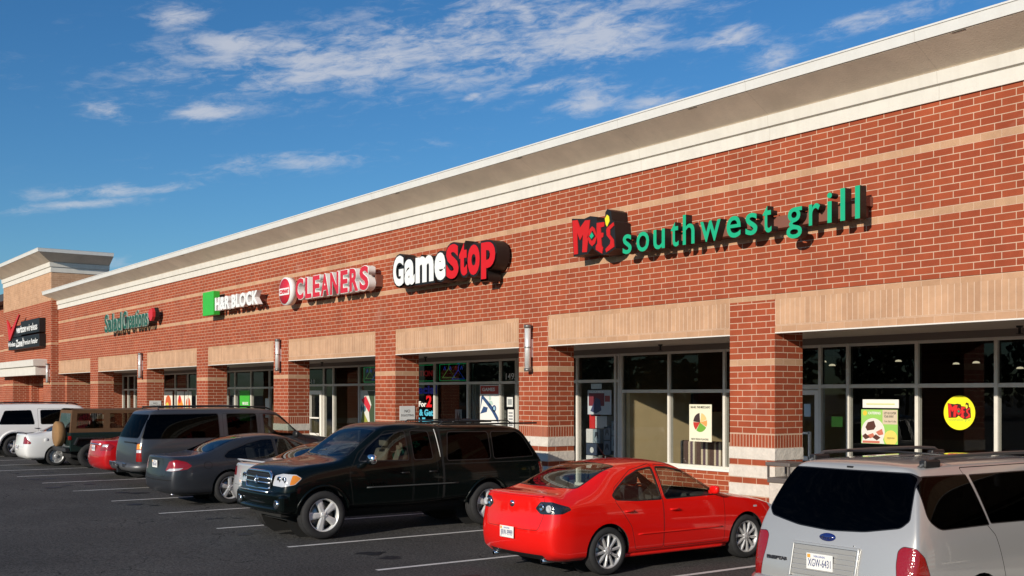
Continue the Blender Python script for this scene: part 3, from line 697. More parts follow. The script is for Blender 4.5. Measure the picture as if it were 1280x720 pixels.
# dry cleaner sign ---------------------------------------------------------------
t = empty('dry_cleaner_sign', (0, 0, 0), 0, 'pinkish red letter sign with white edges and a round red badge at its start', 'sign')
M_pink = pmat('sign_pink_red', (.60, .02, .04), .45, noise=.12, nscale=5)
CL = [('C', -29.15, -28.64, 5.03, 5.62), ('L', -28.53, -28.14, 5.03, 5.61), ('E', -28.06, -27.63, 5.03, 5.61), ('A', -27.57, -27.09, 5.02, 5.61), ('N', -27.01, -26.53, 5.02, 5.61), ('E', -26.42, -26.01, 5.02, 5.61), ('R', -25.91, -25.44, 5.02, 5.61), ('S', -25.37, -24.9, 5.01, 5.62)]
letters_fit(CL, -.42, .04, M_pink, M_sw, t, off=.032, back=M_sw, backoff=.014, backdepth=.20)
raceway(t, -29.1, -24.9, 5.10, 5.4, -.2, -.004)
m = MB(); m.lathe([(0, .001), (0, .40), (.22, .40), (.22, .001)], (-29.87, -.42, 5.33), 'y', 40); m.build('badge', M_sw, t)
m = MB(); m.lathe([(-.012, .001), (-.012, .36), (0, .36)], (-29.87, -.421, 5.33), 'y', 40); bo = m.build('badge_face', M_pink, t)
m = MB(); m.box(-30.2, -29.54, -.442, -.434, 5.22, 5.42); m.build('badge_band', M_sw, t)
flat_text('badge_writing', 'COVENANT', -30.17, 5.27, .60, .11, -.445, M_pink, t, off=.01)
m = MB(); m.box(-29.95, -29.78, -.2, -.004, 5.25, 5.4); m.build('bracket', M_bar, t)

# tax office sign ----------------------------------------------------------------
t = empty('tax_office_sign', (0, 0, 0), 0, 'bright green square box followed by plain white letters', 'sign')
M_hg = pmat('sign_bright_green', (.04, .46, .045), .4, noise=.05, nscale=3)
m = MB(); m.box(-36.37, -35.40, -.42, -.2, 4.98, 5.76); m.build('square', M_hg, t, bevel=.01)
m = MB(); m.box(-36.1, -35.7, -.2, -.004, 5.2, 5.6); m.build('bracket', M_bar, t)
letters('H&R BLOCK', -35.30, 5.12, 3.45, .40, -.42, .16, M_sw, M_sw, t, off=.022, gs=.97)
raceway(t, -35.2, -32.1, 5.2, 5.42, -.24)

# salad shop sign ----------------------------------------------------------------
t = empty('salad_shop_sign', (0, 0, 0), 0, 'narrow dark green letter sign with pale edges ending in a small red leaf', 'sign')
M_dg = pmat('sign_dark_green', (.008, .09, .055), .4); M_pale = pmat('sign_pale_edge', (.42, .56, .48), .5)
letters('Salad', -47.65, 4.95, 2.35, .74, -.42, .05, M_dg, M_ret, t, off=.014, back=M_pale, backoff=.012, backdepth=.05, gs=.95)
letters('Creations', -45.2, 4.98, 3.1, .70, -.42, .05, M_dg, M_ret, t, off=.014, back=M_pale, backoff=.012, backdepth=.05, gs=.95)
raceway(t, -47.5, -42.2, 5.1, 5.45, -.36, -.004, M_ret)
leaf = [(-41.62 + (x + 41.62) * .7 - .12, 5.34 + (z - 5.3) * .8) for x, z in [(-41.98, 5.42), (-41.8, 5.56), (-41.62, 5.50), (-41.45, 5.62), (-41.28, 5.42), (-41.3, 5.2), (-41.5, 5.02), (-41.72, 5.02), (-41.92, 5.2)]]
m = MB(); poly_plate(m, leaf, -.42, -.30); m.build('leaf', pmat('sign_tomato', (.6, .02, .03), .4), t)
m = MB(); poly_plate(m, [(-41.62 + (x + 41.62) * 1.05, 5.3 + (z - 5.3) * 1.05) for x, z in leaf], -.31, -.16); m.build('backing', M_ret, t)

# phone shop sign on the tower -----------------------------------------------------
t = empty('phone_shop_sign', (0, 0, 0), 0, 'black phone shop sign with white words and a big red tick, on the corner block', 'sign')
yt = YT - .36
m = MB(); m.box(-61.6, -57.75, yt + .04, YT - .004, 5.42, 6.12); m.box(-63.9, -61.6, yt + .04, YT - .004, 5.36, 5.95); m.build('backing', M_ret, t, bevel=.02)
m = MB(); m.box(-64.4, -57.7, yt + .03, YT - .004, 4.72, 5.34); m.build('backing', M_ret, t, bevel=.02)
chk = [(-64.5, 6.35), (-64.15, 6.22), (-63.55, 5.72), (-61.75, 6.5), (-61.62, 6.46), (-63.75, 5.20), (-63.95, 5.22)]
m = MB(); poly_plate(m, chk, yt - .04, yt + .035); m.build('tick', M_sr2, t)
letters('verizon', -62.35, 5.56, 2.1, .36, yt, .03, M_sw, M_ret, t, off=.018)
letters('wireless', -60.15, 5.56, 2.25, .36, yt, .03, M_sw, M_ret, t, off=.01)
letters('Wireless', -64.3, 4.9, 1.75, .24, yt - .01, .03, M_sw, M_ret, t, off=.01)
letters('Zone', -62.4, 4.85, 1.35, .36, yt - .01, .03, M_sw, M_ret, t, off=.02)
letters('Premium Retailer', -60.8, 4.9, 3.0, .25, yt - .01, .03, M_sw, M_ret, t, off=.008)
m = MB(); m.box(-60.98, -60.93, yt - .005, yt + .028, 4.82, 5.26); m.build('divider', M_sw, t)

# ================================================================ POSTERS AND SMALL SIGNS
YP = 2.986
def card(name, x0, x1, z0, z1, col, label, cat, rough=.5, y=YP, th=.004, group=None, vs=None):
    m = MB(); m.box(x0, x1, y, y + th, z0, z1); o = m.build(name, pmat(f'card_{col[0]:.2f}_{col[1]:.2f}_{col[2]:.2f}', col, rough), None)
    return tag(o, label, cat, group)
def deco(parent, name, polys, col, lvl=1, y=YP):
    m = MB()
    for p in polys: poly_plate(m, p, y - .0012 * lvl - .0008, y - .0012 * lvl + .0002)
    return m.build(name, pmat(f'ink_{col[0]:.2f}_{col[1]:.2f}_{col[2]:.2f}', col, .5), parent)
def rect(x0, x1, z0, z1): return [(x0, z0), (x1, z0), (x1, z1), (x0, z1)]
def disc(cx, cz, r, n=36, a0=0, a1=360, rz=None):
    rz = rz or r
    pts = [(cx + r * math.cos(R(a0 + (a1 - a0) * i / n)), cz + rz * math.sin(R(a0 + (a1 - a0) * i / n))) for i in range(n + (0 if a1 - a0 == 360 else 1))]
    return pts
INK = (.02, .02, .02)
# yellow disc with the restaurant name
t = empty('window_disc', (0, 0, 0), 0, 'round yellow disc with a red name stuck on the right-hand restaurant window', 'window sign')
m = MB(); poly_plate(m, disc(-10.745, 2.065, .288, 48), YP, YP + .004); m.build('disc', pmat('disc_yellow', (.86, .80, .02), .45), t)
tf = lambda p: (-10.745 + (p[0] + 16.16) * .335, 2.09 + (p[1] - 5.36) * .335)
logo(t, tf, YP - .007, (.0055, .0045, .001), (pmat('ink_dark', (.05, .01, .01)), pmat('ink_red', (.68, .02, .02)), pmat('ink_yel', (.8, .7, .05)), M_sgreen))
flat_text('writing', 'southwest grill', -10.94, 1.93, .39, .045, YP - .003, pmat('ink_green', (.25, .5, .08)), t)
# catering poster
p = card('poster', -12.69, -11.93, 1.49, 2.10, (.30, .58, .12), 'green food poster with a round photo of plates in the restaurant window', 'poster')
deco(p, 'panel', [rect(-12.24, -11.935, 1.84, 2.095)], (.62, .52, .38)); deco(p, 'picture', [disc(-12.44, 1.70, .245, 30, -32, 205) + [(-12.685, 1.495), (-12.2, 1.495)]], (.75, .7, .66))
deco(p, 'picture_dark', [[(-12.6, 1.78), (-12.55, 1.87), (-12.42, 1.9), (-12.38, 1.8), (-12.42, 1.74), (-12.56, 1.72)], [(-12.67, 1.62), (-12.6, 1.67), (-12.5, 1.6), (-12.6, 1.56)], [(-12.45, 1.6), (-12.38, 1.66), (-12.28, 1.6), (-12.36, 1.55)]], (.09, .03, .02), 2)
deco(p, 'picture_food', [[(-12.38, 1.7), (-12.25, 1.76), (-12.22, 1.66), (-12.32, 1.64)], rect(-12.66, -12.3, 1.50, 1.54), [(-12.56, 1.64), (-12.44, 1.68), (-12.4, 1.62), (-12.5, 1.58)]], (.55, .16, .1), 2)
deco(p, 'badge', [disc(-12.07, 1.60, .13)[:] and [(max(-12.2, min(-11.932, x)), max(1.492, z)) for x, z in disc(-12.07, 1.60, .135)]], (.78, .62, .14), 2)
deco(p, 'badge', [disc(-12.61, 2.035, .045)], (.82, .55, .05)); flat_text('writing', 'CATERING', -12.54, 2.015, .26, .045, YP - .0022, M_white, p, off=.002)
flat_text('writing', 'LET US CATER', -12.21, 2.02, .25, .04, YP - .0022, pmat('ink', INK), p, off=.001); flat_text('writing', 'YOUR EVENT', -12.21, 1.96, .2, .04, YP - .0022, pmat('ink', INK), p, off=.001)
flat_text('writing', 'free chips & salsa', -12.20, 1.88, .24, .035, YP - .0022, pmat('ink', INK), p); flat_text('writing', 'ORDER NOW', -12.15, 1.58, .16, .035, YP - .0034, pmat('ink', INK), p)
p = card('notice', -12.66, -11.91, 2.13, 2.28, (.80, .79, .74), 'long white notice strip above the green food poster', 'notice'); deco(p, 'stripe', [rect(-12.58, -11.99, 2.185, 2.21)], (.62, .66, .3))
card('notice', -13.35, -13.10, 1.77, 1.96, (.16, .50, .05), 'small plain green notice in the narrow pane beside the restaurant door', 'notice')
card('notice', -13.98, -13.83, 1.95, 2.19, (.45, .58, .70), 'small pale blue notice on the restaurant door beside the near pillar', 'notice', y=2.98)
# salad bowl poster
p = card('poster', -17.04, -16.39, 1.38, 2.16, (.80, .76, .60), 'cream poster with a round picture of salad ingredients above the striped bench', 'poster')
cx, cz = -16.72, 1.78
deco(p, 'picture', [disc(cx, cz, .2, 10, 20, 80, .2) + [(cx, cz)]], (.80, .55, .22)); deco(p, 'picture', [disc(cx, cz, .2, 12, 95, 175, .2) + [(cx, cz)]], (.05, .03, .03)); deco(p, 'picture', [disc(cx, cz, .2, 10, 178, 232) + [(cx, cz)]], (.5, .04, .03)); deco(p, 'picture', [disc(cx, cz, .2, 14, 236, 330) + [(cx, cz)]], (.16, .38, .05)); deco(p, 'picture', [disc(cx, cz, .2, 8, 334, 375) + [(cx, cz)]], (.74, .34, .1))
flat_text('writing', "SALAD, THE MEZCLADO", -17.0, 2.08, .57, .045, YP - .002, pmat('ink', INK), p, off=.002); flat_text('writing', 'NEW FRESH FLAVORS', -16.98, 1.41, .5, .04, YP - .002, pmat('ink', INK), p, off=.001)
# game shop window
p = card('poster', -20.40, -19.55, 1.90, 2.47, (.42, .47, .50), 'grey and dark red poster in the game shop window', 'poster')
deco(p, 'picture', [rect(-20.36, -19.8, 2.1, 2.40)], (.14, .02, .03)); deco(p, 'picture', [[(-20.3, 1.98), (-20.1, 2.3), (-19.95, 2.25), (-19.9, 2.0), (-20.1, 1.92)]], (.04, .05, .11), 2); deco(p, 'picture', [rect(-19.78, -19.6, 2.2, 2.34), ], (.3, .06, .05)); flat_text('writing', 'GAMES', -20.33, 2.41, .5, .045, YP - .002, M_white, p)
p = card('notice', -20.28, -19.9, 2.50, 2.62, (.42, .50, .52), 'small pale square above the grey and dark red poster', 'notice', y=2.99 - .001)
M_gb = [(.78, .78, .78), (.05, .07, .12), (.30, .38, .44), (.72, .03, .03), (.16, .2, .26)]
def game_box(x0, x1, z0, z1, ci, lab, y=3.12):
    m = MB(); m.box(x0, x1, y, y + .18, z0, z1); o = m.build('display_box', pmat(f'box_{ci}', M_gb[ci], .5), None, bevel=.004); tag(o, lab, 'box', 'boxes stacked in the game shop window'); return o
gb = [(-20.5, -20.3, 1.56, 1.95, 3, 'tall red box in the game shop display, leftmost on the second row'), (-20.28, -19.86, 1.57, 1.86, 0, 'wide white box under the grey and dark red poster'),
      (-20.62, -20.38, 1.22, 1.55, 0, 'white box in the game shop display directly under the red box'), (-20.36, -20.12, 1.22, 1.55, 2, 'blue grey box in the game shop display right of the white one'),
      (-20.62, -20.2, .93, 1.21, 1, 'dark navy box on the game shop display with a pale face on it'), (-20.62, -20.38, .62, .92, 0, 'white box at the foot of the game shop display'), (-19.98, -19.74, 1.3, 1.62, 4, 'slate box with dark print in the middle of the display'),
      (-19.70, -19.44, 1.42, 1.75, 2, 'upright pale box at the right end of the display, upper'), (-19.70, -19.44, 1.06, 1.40, 2, 'upright pale box at the right end of the display, lower'), (-19.98, -19.74, .96, 1.28, 4, 'slate box with dark print low in the middle of the display')]
for g in gb:
    o = game_box(*g)
    x0, x1, z0, z1, ci, _ = g; cx, cz = (x0 + x1) / 2, (z0 + z1) / 2; w, h = x1 - x0, z1 - z0
    if ci in (2, 4): deco(o, 'print', [[(cx - w * .3, cz - h * .2), (cx, cz + h * .05), (cx + w * .3, cz - h * .2), (cx + w * .2, cz + h * .3), (cx - w * .2, cz + h * .3)]], (.03, .04, .06), y=3.12)
    if ci == 1: deco(o, 'print', [disc(cx, cz - .02, .07, 18)], (.7, .72, .72), y=3.12)
m = MB(); m.box(-20.66, -19.42, 3.12, 3.5, .2, .60); tag(m.build('display_shelf', M_room), 'low dark shelf carrying the boxes in the game shop window', 'shelf')
# next window: slatted wall, big shoe poster, lists
p = card('poster', -24.92, -24.03, 1.5, 2.62, (.80, .80, .78), 'tall white poster with blue shapes under a dark red heading', 'poster')
deco(p, 'heading', [rect(-24.9, -24.05, 2.38, 2.6)], (.45, .05, .03)); flat_text('writing', 'GAMES', -24.82, 2.46, .6, .09, YP - .0028, M_white, p, off=.004)
deco(p, 'picture', [[(-24.91, 1.95), (-24.8, 2.25), (-24.6, 2.1), (-24.35, 1.9), (-24.06, 1.6), (-24.06, 1.75), (-24.3, 2.02), (-24.55, 2.2), (-24.8, 2.36), (-24.86, 2.3)], [(-24.91, 1.85), (-24.75, 2.05), (-24.55, 2.02), (-24.6, 1.9)], disc(-24.25, 2.0, .09, 18)], (.03, .07, .18))
deco(p, 'picture', [disc(-24.45, 2.27, .06, 14), [(-24.5, 2.2), (-24.35, 2.2), (-24.3, 2.1), (-24.48, 2.08)]], (.45, .6, .55), 1); deco(p, 'picture', [disc(-24.25, 2.0, .05, 14)], (.3, .5, .65), 2)
p = card('notice', -23.68, -23.42, 2.05, 2.30, (.70, .72, .70), 'upper white notice on the door left of the number', 'notice'); deco(p, 'print', [rect(-23.64, -23.46, 2.1, 2.25)], (.3, .32, .32))
p = card('notice', -23.64, -23.38, 1.5, 1.98, (.74, .74, .71), 'lower long white list on the door left of the near lamp pillar', 'notice'); deco(p, 'print', [rect(-23.6, -23.42, 1.55 + .08 * k, 1.59 + .08 * k) for k in range(5)], (.25, .26, .28))
t = empty('house_number', (0, 0, 0), 0, 'small white digits 1495 on the upper glass left of the near lamp pillar', 'number')
letters('1495', -23.78, 2.76, .56, .17, 2.985, .004, M_white, M_white, t, name='digit')
t = empty('house_number', (0, 0, 0), 0, 'small white digits above the cream glass door', 'number')
letters('5-11', -35.36, 2.74, .62, .15, 2.90, .004, M_white, M_white, t, name='digit')
# cleaners' window: neon hangers, offer lettering
M_ng = pmat('neon_green', (.02, .3, .1), .3, emit=(.02, .75, .22), estr=.75); M_nb = pmat('neon_blue', (.02, .05, .4), .3, emit=(.03, .12, .95), estr=.8)
M_nr = pmat('neon_red', (.4, .02, .03), .3, emit=(.9, .04, .05), estr=.5); M_ny = pmat('neon_lime', (.3, .4, .05), .3, emit=(.25, .6, .12), estr=.7)
def hanger(t, cx, cz, s, mat, y=3.05):
    m = MB(); pts = [(cx - s, y, cz - s * .45), (cx + s, y, cz - s * .45), (cx, y, cz + s * .35), (cx - s, y, cz - s * .45)]; m.tube(pts, .009, 6)
    m.tube([(cx, y, cz + s * .35), (cx + .01, y, cz + s * .6), (cx + s * .18, y, cz + s * .78), (cx + s * .05, y, cz + s * .98), (cx - s * .15, y, cz + s * .85)], .009, 6); m.build('hanger_tube', mat, t)
def neon_sign(x0, x1, z0, z1, label, half=False):
    t = empty('neon_sign', (0, 0, 0), 0, label, 'neon sign', 'neon signs in the upper panes'); m = MB(); y = 3.05
    m.tube([(x0, y, z0), (x1, y, z0), (x1, y, z1), (x0, y, z1), (x0, y, z0)], .011, 6); m.build('frame_tube', M_ng, t)
    cx = (x0 + x1) / 2; w = (x1 - x0); hanger(t, cx - w * .17, (z0 + z1) / 2, w * .23, M_ny); hanger(t, cx + w * .17, (z0 + z1) / 2 - .05, w * .22, M_nb)
    for k in range(4):
        xx = x0 + w * (.15 + .2 * k); m = MB(); m.tube([(xx, y, z1 - .16), (xx + .05, y, z1 - .06), (xx + .1, y, z1 - .16)], .008, 6); m.build('tube_stroke', M_nr if k == 2 else M_nb, t)
neon_sign(-27.05, -25.62, 2.76, 3.22, 'neon sign of two crossed coat hangers in a green frame, fully visible')
neon_sign(-31.55, -30.4, 2.76, 3.22, 'neon hanger sign partly hidden by the brick pillar at its right')
t = empty('neon_sign', (0, 0, 0), 0, 'dim red neon word between green bars beside the pillar', 'neon sign', 'neon signs in the upper panes')
m = MB(); m.tube([(-28.6, 3.05, 3.22), (-27.26, 3.05, 3.22)], .011, 6); m.build('frame_tube', M_ng, t); m = MB(); m.tube([(-28.6, 3.05, 2.76), (-27.26, 3.05, 2.76)], .011, 6); m.build('frame_tube', M_ng, t)
letters('ALTERATIONS', -29.2, 2.90, 1.9, .17, 3.045, .01, M_nr, M_nr, t, name='letter')
t = empty('window_lettering', (0, 0, 0), 0, 'blue, white and red offer lettering on the glass beside the small white plate', 'lettering')
M_lb = pmat('vinyl_blue', (.02, .03, .5), .5); M_lc = pmat('vinyl_cyan', (.08, .45, .62), .5)
letters('Special', -28.72, 2.40, 1.62, .24, YP, .003, M_lb, M_lb, t, off=.012, name='letter'); letters('For', -28.12, 2.02, .43, .15, YP, .003, M_white, M_white, t, off=.008, name='letter'); letters('2', -27.68, 2.02, .3, .34, YP, .003, M_sr2, M_sr2, t, off=.02, name='letter')
letters('4 & Get', -28.3, 1.76, .98, .18, YP, .003, M_lc, M_lc, t, off=.01, name='letter'); letters('2 Free', -28.2, 1.50, .95, .2, YP, .003, M_lc, M_lc, t, off=.014, name='letter')
p = card('notice', -26.32, -25.98, 1.6, 1.95, (.32, .35, .36), 'dim grey framed notice in the middle of the dark cleaners window', 'notice', y=3.1); deco(p, 'print', [[(-26.26, 1.65), (-26.22, 1.9), (-26.15, 1.75), (-26.08, 1.9), (-26.04, 1.65), (-26.1, 1.7), (-26.15, 1.62), (-26.2, 1.7)]], (.06, .07, .07), y=3.1)
p = card('poster', -31.68, -30.72, 1.35, 2.5, (.68, .68, .62), 'bright poster with red and olive shapes left of the second lamp pillar', 'poster')
deco(p, 'picture', [[(-31.6, 2.2), (-31.3, 2.32), (-31.0, 2.0), (-31.1, 1.8), (-31.4, 2.05)]], (.6, .03, .05)); deco(p, 'picture', [[(-31.2, 2.5 - .02), (-30.74, 2.48), (-30.74, 1.5), (-31.05, 1.5), (-31.1, 1.8), (-30.95, 2.05)]], (.05, .08, .04)); deco(p, 'picture', [[(-31.64, 1.5), (-31.5, 1.9), (-31.35, 1.7), (-31.1, 1.45), (-31.3, 1.4)]], (.3, .32, .05)); deco(p, 'picture', [disc(-31.4, 1.92, .1, 14), [(-31.66, 1.95), (-31.55, 2.1), (-31.5, 1.9), (-31.6, 1.8)]], (.07, .17, .22), 2)
# tax office
p = card('poster', -41.52, -40.55, 1.35, 2.52, (.05, .42, .04), 'plain bright green poster with a small white word', 'poster'); flat_text('writing', 'H&R BLOCK', -41.25, 1.98, .58, .1, YP - .002, M_white, p, off=.006)
card('notice', -39.08, -38.60, 1.5, 2.22, (.66, .64, .58), 'pale sheet at the foot of the pane beside the lamp pillar', 'notice'); card('notice', -42.75, -42.2, 1.9, 2.3, (.3, .3, .32), 'dim grey sheet left of the green poster', 'notice', y=3.2)
# salad shop posters
def food_poster(x0, x1, lab, f):
    p = card('poster', x0, x1, 1.4, 2.5, (.78, .75, .66), lab, 'poster', group='food posters in the salad shop window')
    w = x1 - x0
    if f: deco(p, 'picture', [[(x0 + .05, 1.45), (x0 + .1, 2.1), (x0 + w * .5, 2.3), (x0 + w * .9, 1.9), (x1 - .05, 1.45)]], (.75, .28, .04)); deco(p, 'picture', [disc(x0 + w * .4, 2.15, w * .2, 14), rect(x0 + w * .6, x0 + w * .9, 1.6, 1.8)], (.6, .03, .03), 2)
    else: deco(p, 'picture', [disc(x0 + w * .5, 1.95, w * .35, 16)], (.62, .12, .04)); deco(p, 'picture', [disc(x0 + w * .4, 1.8, w * .2, 12)], (.7, .6, .1), 2)
food_poster(-50.3, -49.2, 'white poster with red and orange food at the left of the salad shop window', False); food_poster(-48.62, -47.72, 'orange food poster in the middle of the salad shop window', True); food_poster(-47.62, -46.8, 'white poster with a small red disc at the right of the salad shop window', False)
# white metal signs on pillar sides
def pillar_plate(X, y0, y1, z0, z1, l1, l2, lab):
    t = empty('wall_plate', (X, 0, 0), 0, lab, 'sign'); m = MB(); m.box(.002, .012, y0, y1, z0, z1); m.build('plate', M_white, t, bevel=.002)
    for tx, zz, hh, wd in ((l1, z0 + (z1 - z0) * .55, (z1 - z0) * .2, .16), (l2, z0 + (z1 - z0) * .28, (z1 - z0) * .15, (y1 - y0) * .84)):
        me = text_mesh(tx, 1, .0005, .01); xs = [v.co.x for v in me.vertices]; k = wd / (max(xs) - min(xs))
        for v in me.vertices: v.co = Vector((.0135, (y0 + y1) / 2 + (v.co.x - (min(xs) + max(xs)) / 2) * k, zz + v.co.y * hh / .729))
        me.materials.append(pmat('ink_dred', (.30, .02, .03), .5)); o = bpy.data.objects.new('writing', me); COL.objects.link(o); o.parent = t
pillar_plate(-24.28, .12, .56, 1.72, 2.08, 'NO', 'SOLICITING', 'small white NO SOLICITING plate on the side of the pillar below the game shop sign')
pillar_plate(-43.47, .10, .56, 1.86, 2.12, 'NO', 'SOLICITING', 'small white plate on the side of the far lamp pillar above the grey wagon')

# ---------------------------------------------------------------- restaurant interior and pavement furniture
t = empty('bench', (-17.0, 3.55, .2), 0, 'padded bench with a striped back just inside the restaurant window', 'bench')
def stripe_mat():
    m = bpy.data.materials.new('striped_fabric'); nt, N, L, b = nodes(m); tc = N.new('ShaderNodeTexCoord'); s = N.new('ShaderNodeSeparateXYZ'); L.new(tc.outputs['Object'], s.inputs[0])
    mu = N.new('ShaderNodeMath'); mu.operation = 'MULTIPLY'; L.new(s.outputs[0], mu.inputs[0]); mu.inputs[1].default_value = 2.6; fr = N.new('ShaderNodeMath'); fr.operation = 'FRACT'; L.new(mu.outputs[0], fr.inputs[0])
    cr = N.new('ShaderNodeValToRGB'); cr.color_ramp.interpolation = 'CONSTANT'; L.new(fr.outputs[0], cr.inputs[0]); e = cr.color_ramp.elements; e[0].color = (.12, .07, .06, 1); e[1].position = .35; e[1].color = (.75, .62, .45, 1)
    for p_, c in ((.5, (.16, .1, .13, 1)), (.7, (.85, .76, .6, 1)), (.85, (.2, .14, .1, 1))): q = e.new(p_); q.color = c
    L.new(cr.outputs[0], b.inputs['Base Color']); b.inputs['Roughness'].default_value = .9; return m
SF = stripe_mat()
m = MB(); m.box(-.9, 1.15, .0, .16, .42, 1.16); m.build('backrest', SF, t, bevel=.04)
m = MB(); m.box(-.9, 1.15, .16, .62, .28, .45); m.build('seat', pmat('seat_vinyl', (.02, .015, .014), .4), t, bevel=.03)
m = MB(); m.box(-.85, 1.1, .05, .58, 0, .28); m.build('base', M_black, t)
t = empty('bench', (-18.0, 4.4, .2), 0, 'low dark bench against the beige wall inside the restaurant', 'bench')
m = MB(); m.box(-.9, .3, .0, .5, .25, .42); m.build('seat', M_black, t, bevel=.03); m = MB(); m.box(-.9, .3, .5, .62, .2, .92); m.build('backrest', M_black, t, bevel=.03)
m = MB(); m.box(-.85, .25, .05, .45, 0, .25); m.build('base', M_black, t)
t = empty('wall_picture', (-19.015, 5.0, 1.95), 0, 'small dark framed picture on the beige restaurant wall', 'picture'); m = MB(); m.box(0, .03, 0, 1.0, 0, .5); m.build('frame', M_black, t); m = MB(); m.box(.031, .035, .05, .95, .05, .45); m.build('print', pmat('pic', (.12, .05, .03), .5), t)
M_bulb = pmat('bulb', (.9, .8, .6), .3, emit=(1, .82, .55), estr=3.0)
for i, (x, y, z) in enumerate([(-15.3, 5.2, 3.05), (-14.6, 4.6, 2.95), (-14.1, 6.1, 3.05), (-13.1, 6.6, 2.98), (-11.8, 5.2, 2.95), (-11.4, 6.0, 2.85), (-12.4, 8.2, 2.8), (-9.9, 5.6, 2.8)]):
    t = empty('pendant_lamp', (x, y, z), 0, 'small warm ceiling lamp glowing inside the dark restaurant', 'lamp', 'small lamps inside the restaurant')
    m = MB(); m.lathe([(0, .001), (.0, .07), (.03, .05), (.04, .001)], (0, 0, 0), 'z', 16); m.build('bulb', M_bulb, t)
    m = MB(); m.lathe([(.041, .001), (.041, .06), (.12, .03), (.12, .001)], (0, 0, 0), 'z', 16); m.tube([(0, 0, .12), (0, 0, 3.38 - z)], .006, 6); m.build('shade', M_black, t)
for (x, y, l_) in ((-11.9, 5.6, 'left'), (-10.2, 5.2, 'right')):
    t = empty('cafe_table', (x, y, .2), 0, f'small round cafe table inside the restaurant, {l_} of two behind the yellow disc', 'table', 'cafe tables')
    m = MB(); m.lathe([(.74, .001), (.74, .38), (.77, .38), (.77, .001)], (0, 0, 0), 'z', 28); m.build('table_top', pmat('laminate', (.22, .12, .06), .35), t)
    m = MB(); m.tube([(0, 0, .02), (0, 0, .74)], .03, 10); m.lathe([(0, .001), (0, .24), (.03, .2), (.03, .001)], (0, 0, 0), 'z', 20); m.build('pedestal', M_black, t)
# litter bin in front of the near pillar
t = empty('litter_bin', (-11.58, -.33, .2), 0, 'square stone coloured litter bin with a flat hood beside the near pillar', 'litter bin')
m = MB(); m.box(-.20, .20, -.20, .20, 0, .80); m.build('body', pmat('bin_panel', (.60, .55, .48), .8, noise=.2, nscale=12, bump=.3), t, bevel=.015)
m = MB(); m.box(-.22, .22, -.22, .22, .80, .88); m.build('rim', pmat('bin_metal', (.16, .14, .125), .5, metal=.3), t, bevel=.01)
for sx in (-1, 1):
    for sy in (-1, 1): m = MB(); m.box(sx * .205 - .014, sx * .205 + .014, sy * .205 - .014, sy * .205 + .014, .88, 1.06); m.build('post', pmat('bin_metal', (.16, .14, .125)), t)
m = MB(); m.box(-.24, .24, -.24, .24, 1.06, 1.12); m.build('hood', pmat('bin_metal', (.16, .14, .125)), t, bevel=.012)
# sprinkler heads under the arcade ceiling
for x in (-9.3, -14.7, -17.2, -21.3, -26.6, -28.9, -33.0, -41.0, -48.4):
    t = empty('ceiling_sprinkler', (x, 2.3, 3.42), 0, 'small dark sprinkler head under the walkway ceiling', 'sprinkler', 'sprinkler heads under the walkway ceiling')
    m = MB(); m.lathe([(0, .001), (0, .05), (-.03, .045), (-.04, .001)], (0, 0, 0), 'z', 14); m.build('flange', M_dark, t)
    m = MB(); m.lathe([(-.03, .02), (-.12, .02), (-.12, .05), (-.13, .05), (-.13, .001)], (0, 0, 0), 'z', 12); m.build('head', M_dark, t)
# ================================================================ CARS
M_tyre = pmat('tyre_rubber', (.018, .018, .019), .85, noise=.3, nscale=20)
M_rim = pmat('alloy', (.55, .55, .55), .36, metal=.45, noise=.1, nscale=10); M_steelrim = pmat('brake_dark', (.05, .05, .052), .5, metal=.5)
M_liner = pmat('cabin_trim', (.045, .042, .04), .9); M_gap = pmat('shut_gap', (.004, .004, .004), .9); M_rubber = pmat('seal_rubber', (.010, .010, .011), .45)
M_under = pmat('underbody', (.010, .010, .010), .9); M_chrome = pmat('chrome', (.80, .80, .82), .08, metal=1)
M_seat_d = pmat('seat_dark', (.03, .032, .036), .9); M_seat_t = pmat('seat_tan', (.36, .30, .22), .9); M_seat_g = pmat('seat_grey', (.16, .16, .17), .9)
G_clear = glass('car_glass', (.72, .78, .75), 1.5, .8, 0); G_priv = glass('car_glass_dark', (.012, .013, .016), 1.5, .20, 0); G_mid = glass('car_glass_mid', (.22, .24, .25), 1.5, .8, 0)
def lens(name, col, emis=0):
    m = pmat(name, col, .12, coat=1); nt, N, L, b = nodes(m)
    tc = N.new('ShaderNodeTexCoord'); v = N.new('ShaderNodeTexVoronoi'); v.inputs['Scale'].default_value = 48; L.new(tc.outputs['Object'], v.inputs['Vector'])
    bp = N.new('ShaderNodeBump'); bp.inputs['Strength'].default_value = .45; bp.inputs['Distance'].default_value = .006; L.new(v.outputs['Distance'], bp.inputs['Height']); L.new(bp.outputs[0], b.inputs['Normal'])
    return m
M_lr = lens('lens_red', (.27, .003, .002)); M_la = lens('lens_amber', (.75, .24, .01)); M_lw = lens('lens_clear', (.50, .51, .53)); M_ld = lens('lens_smoke', (.012, .014, .018))

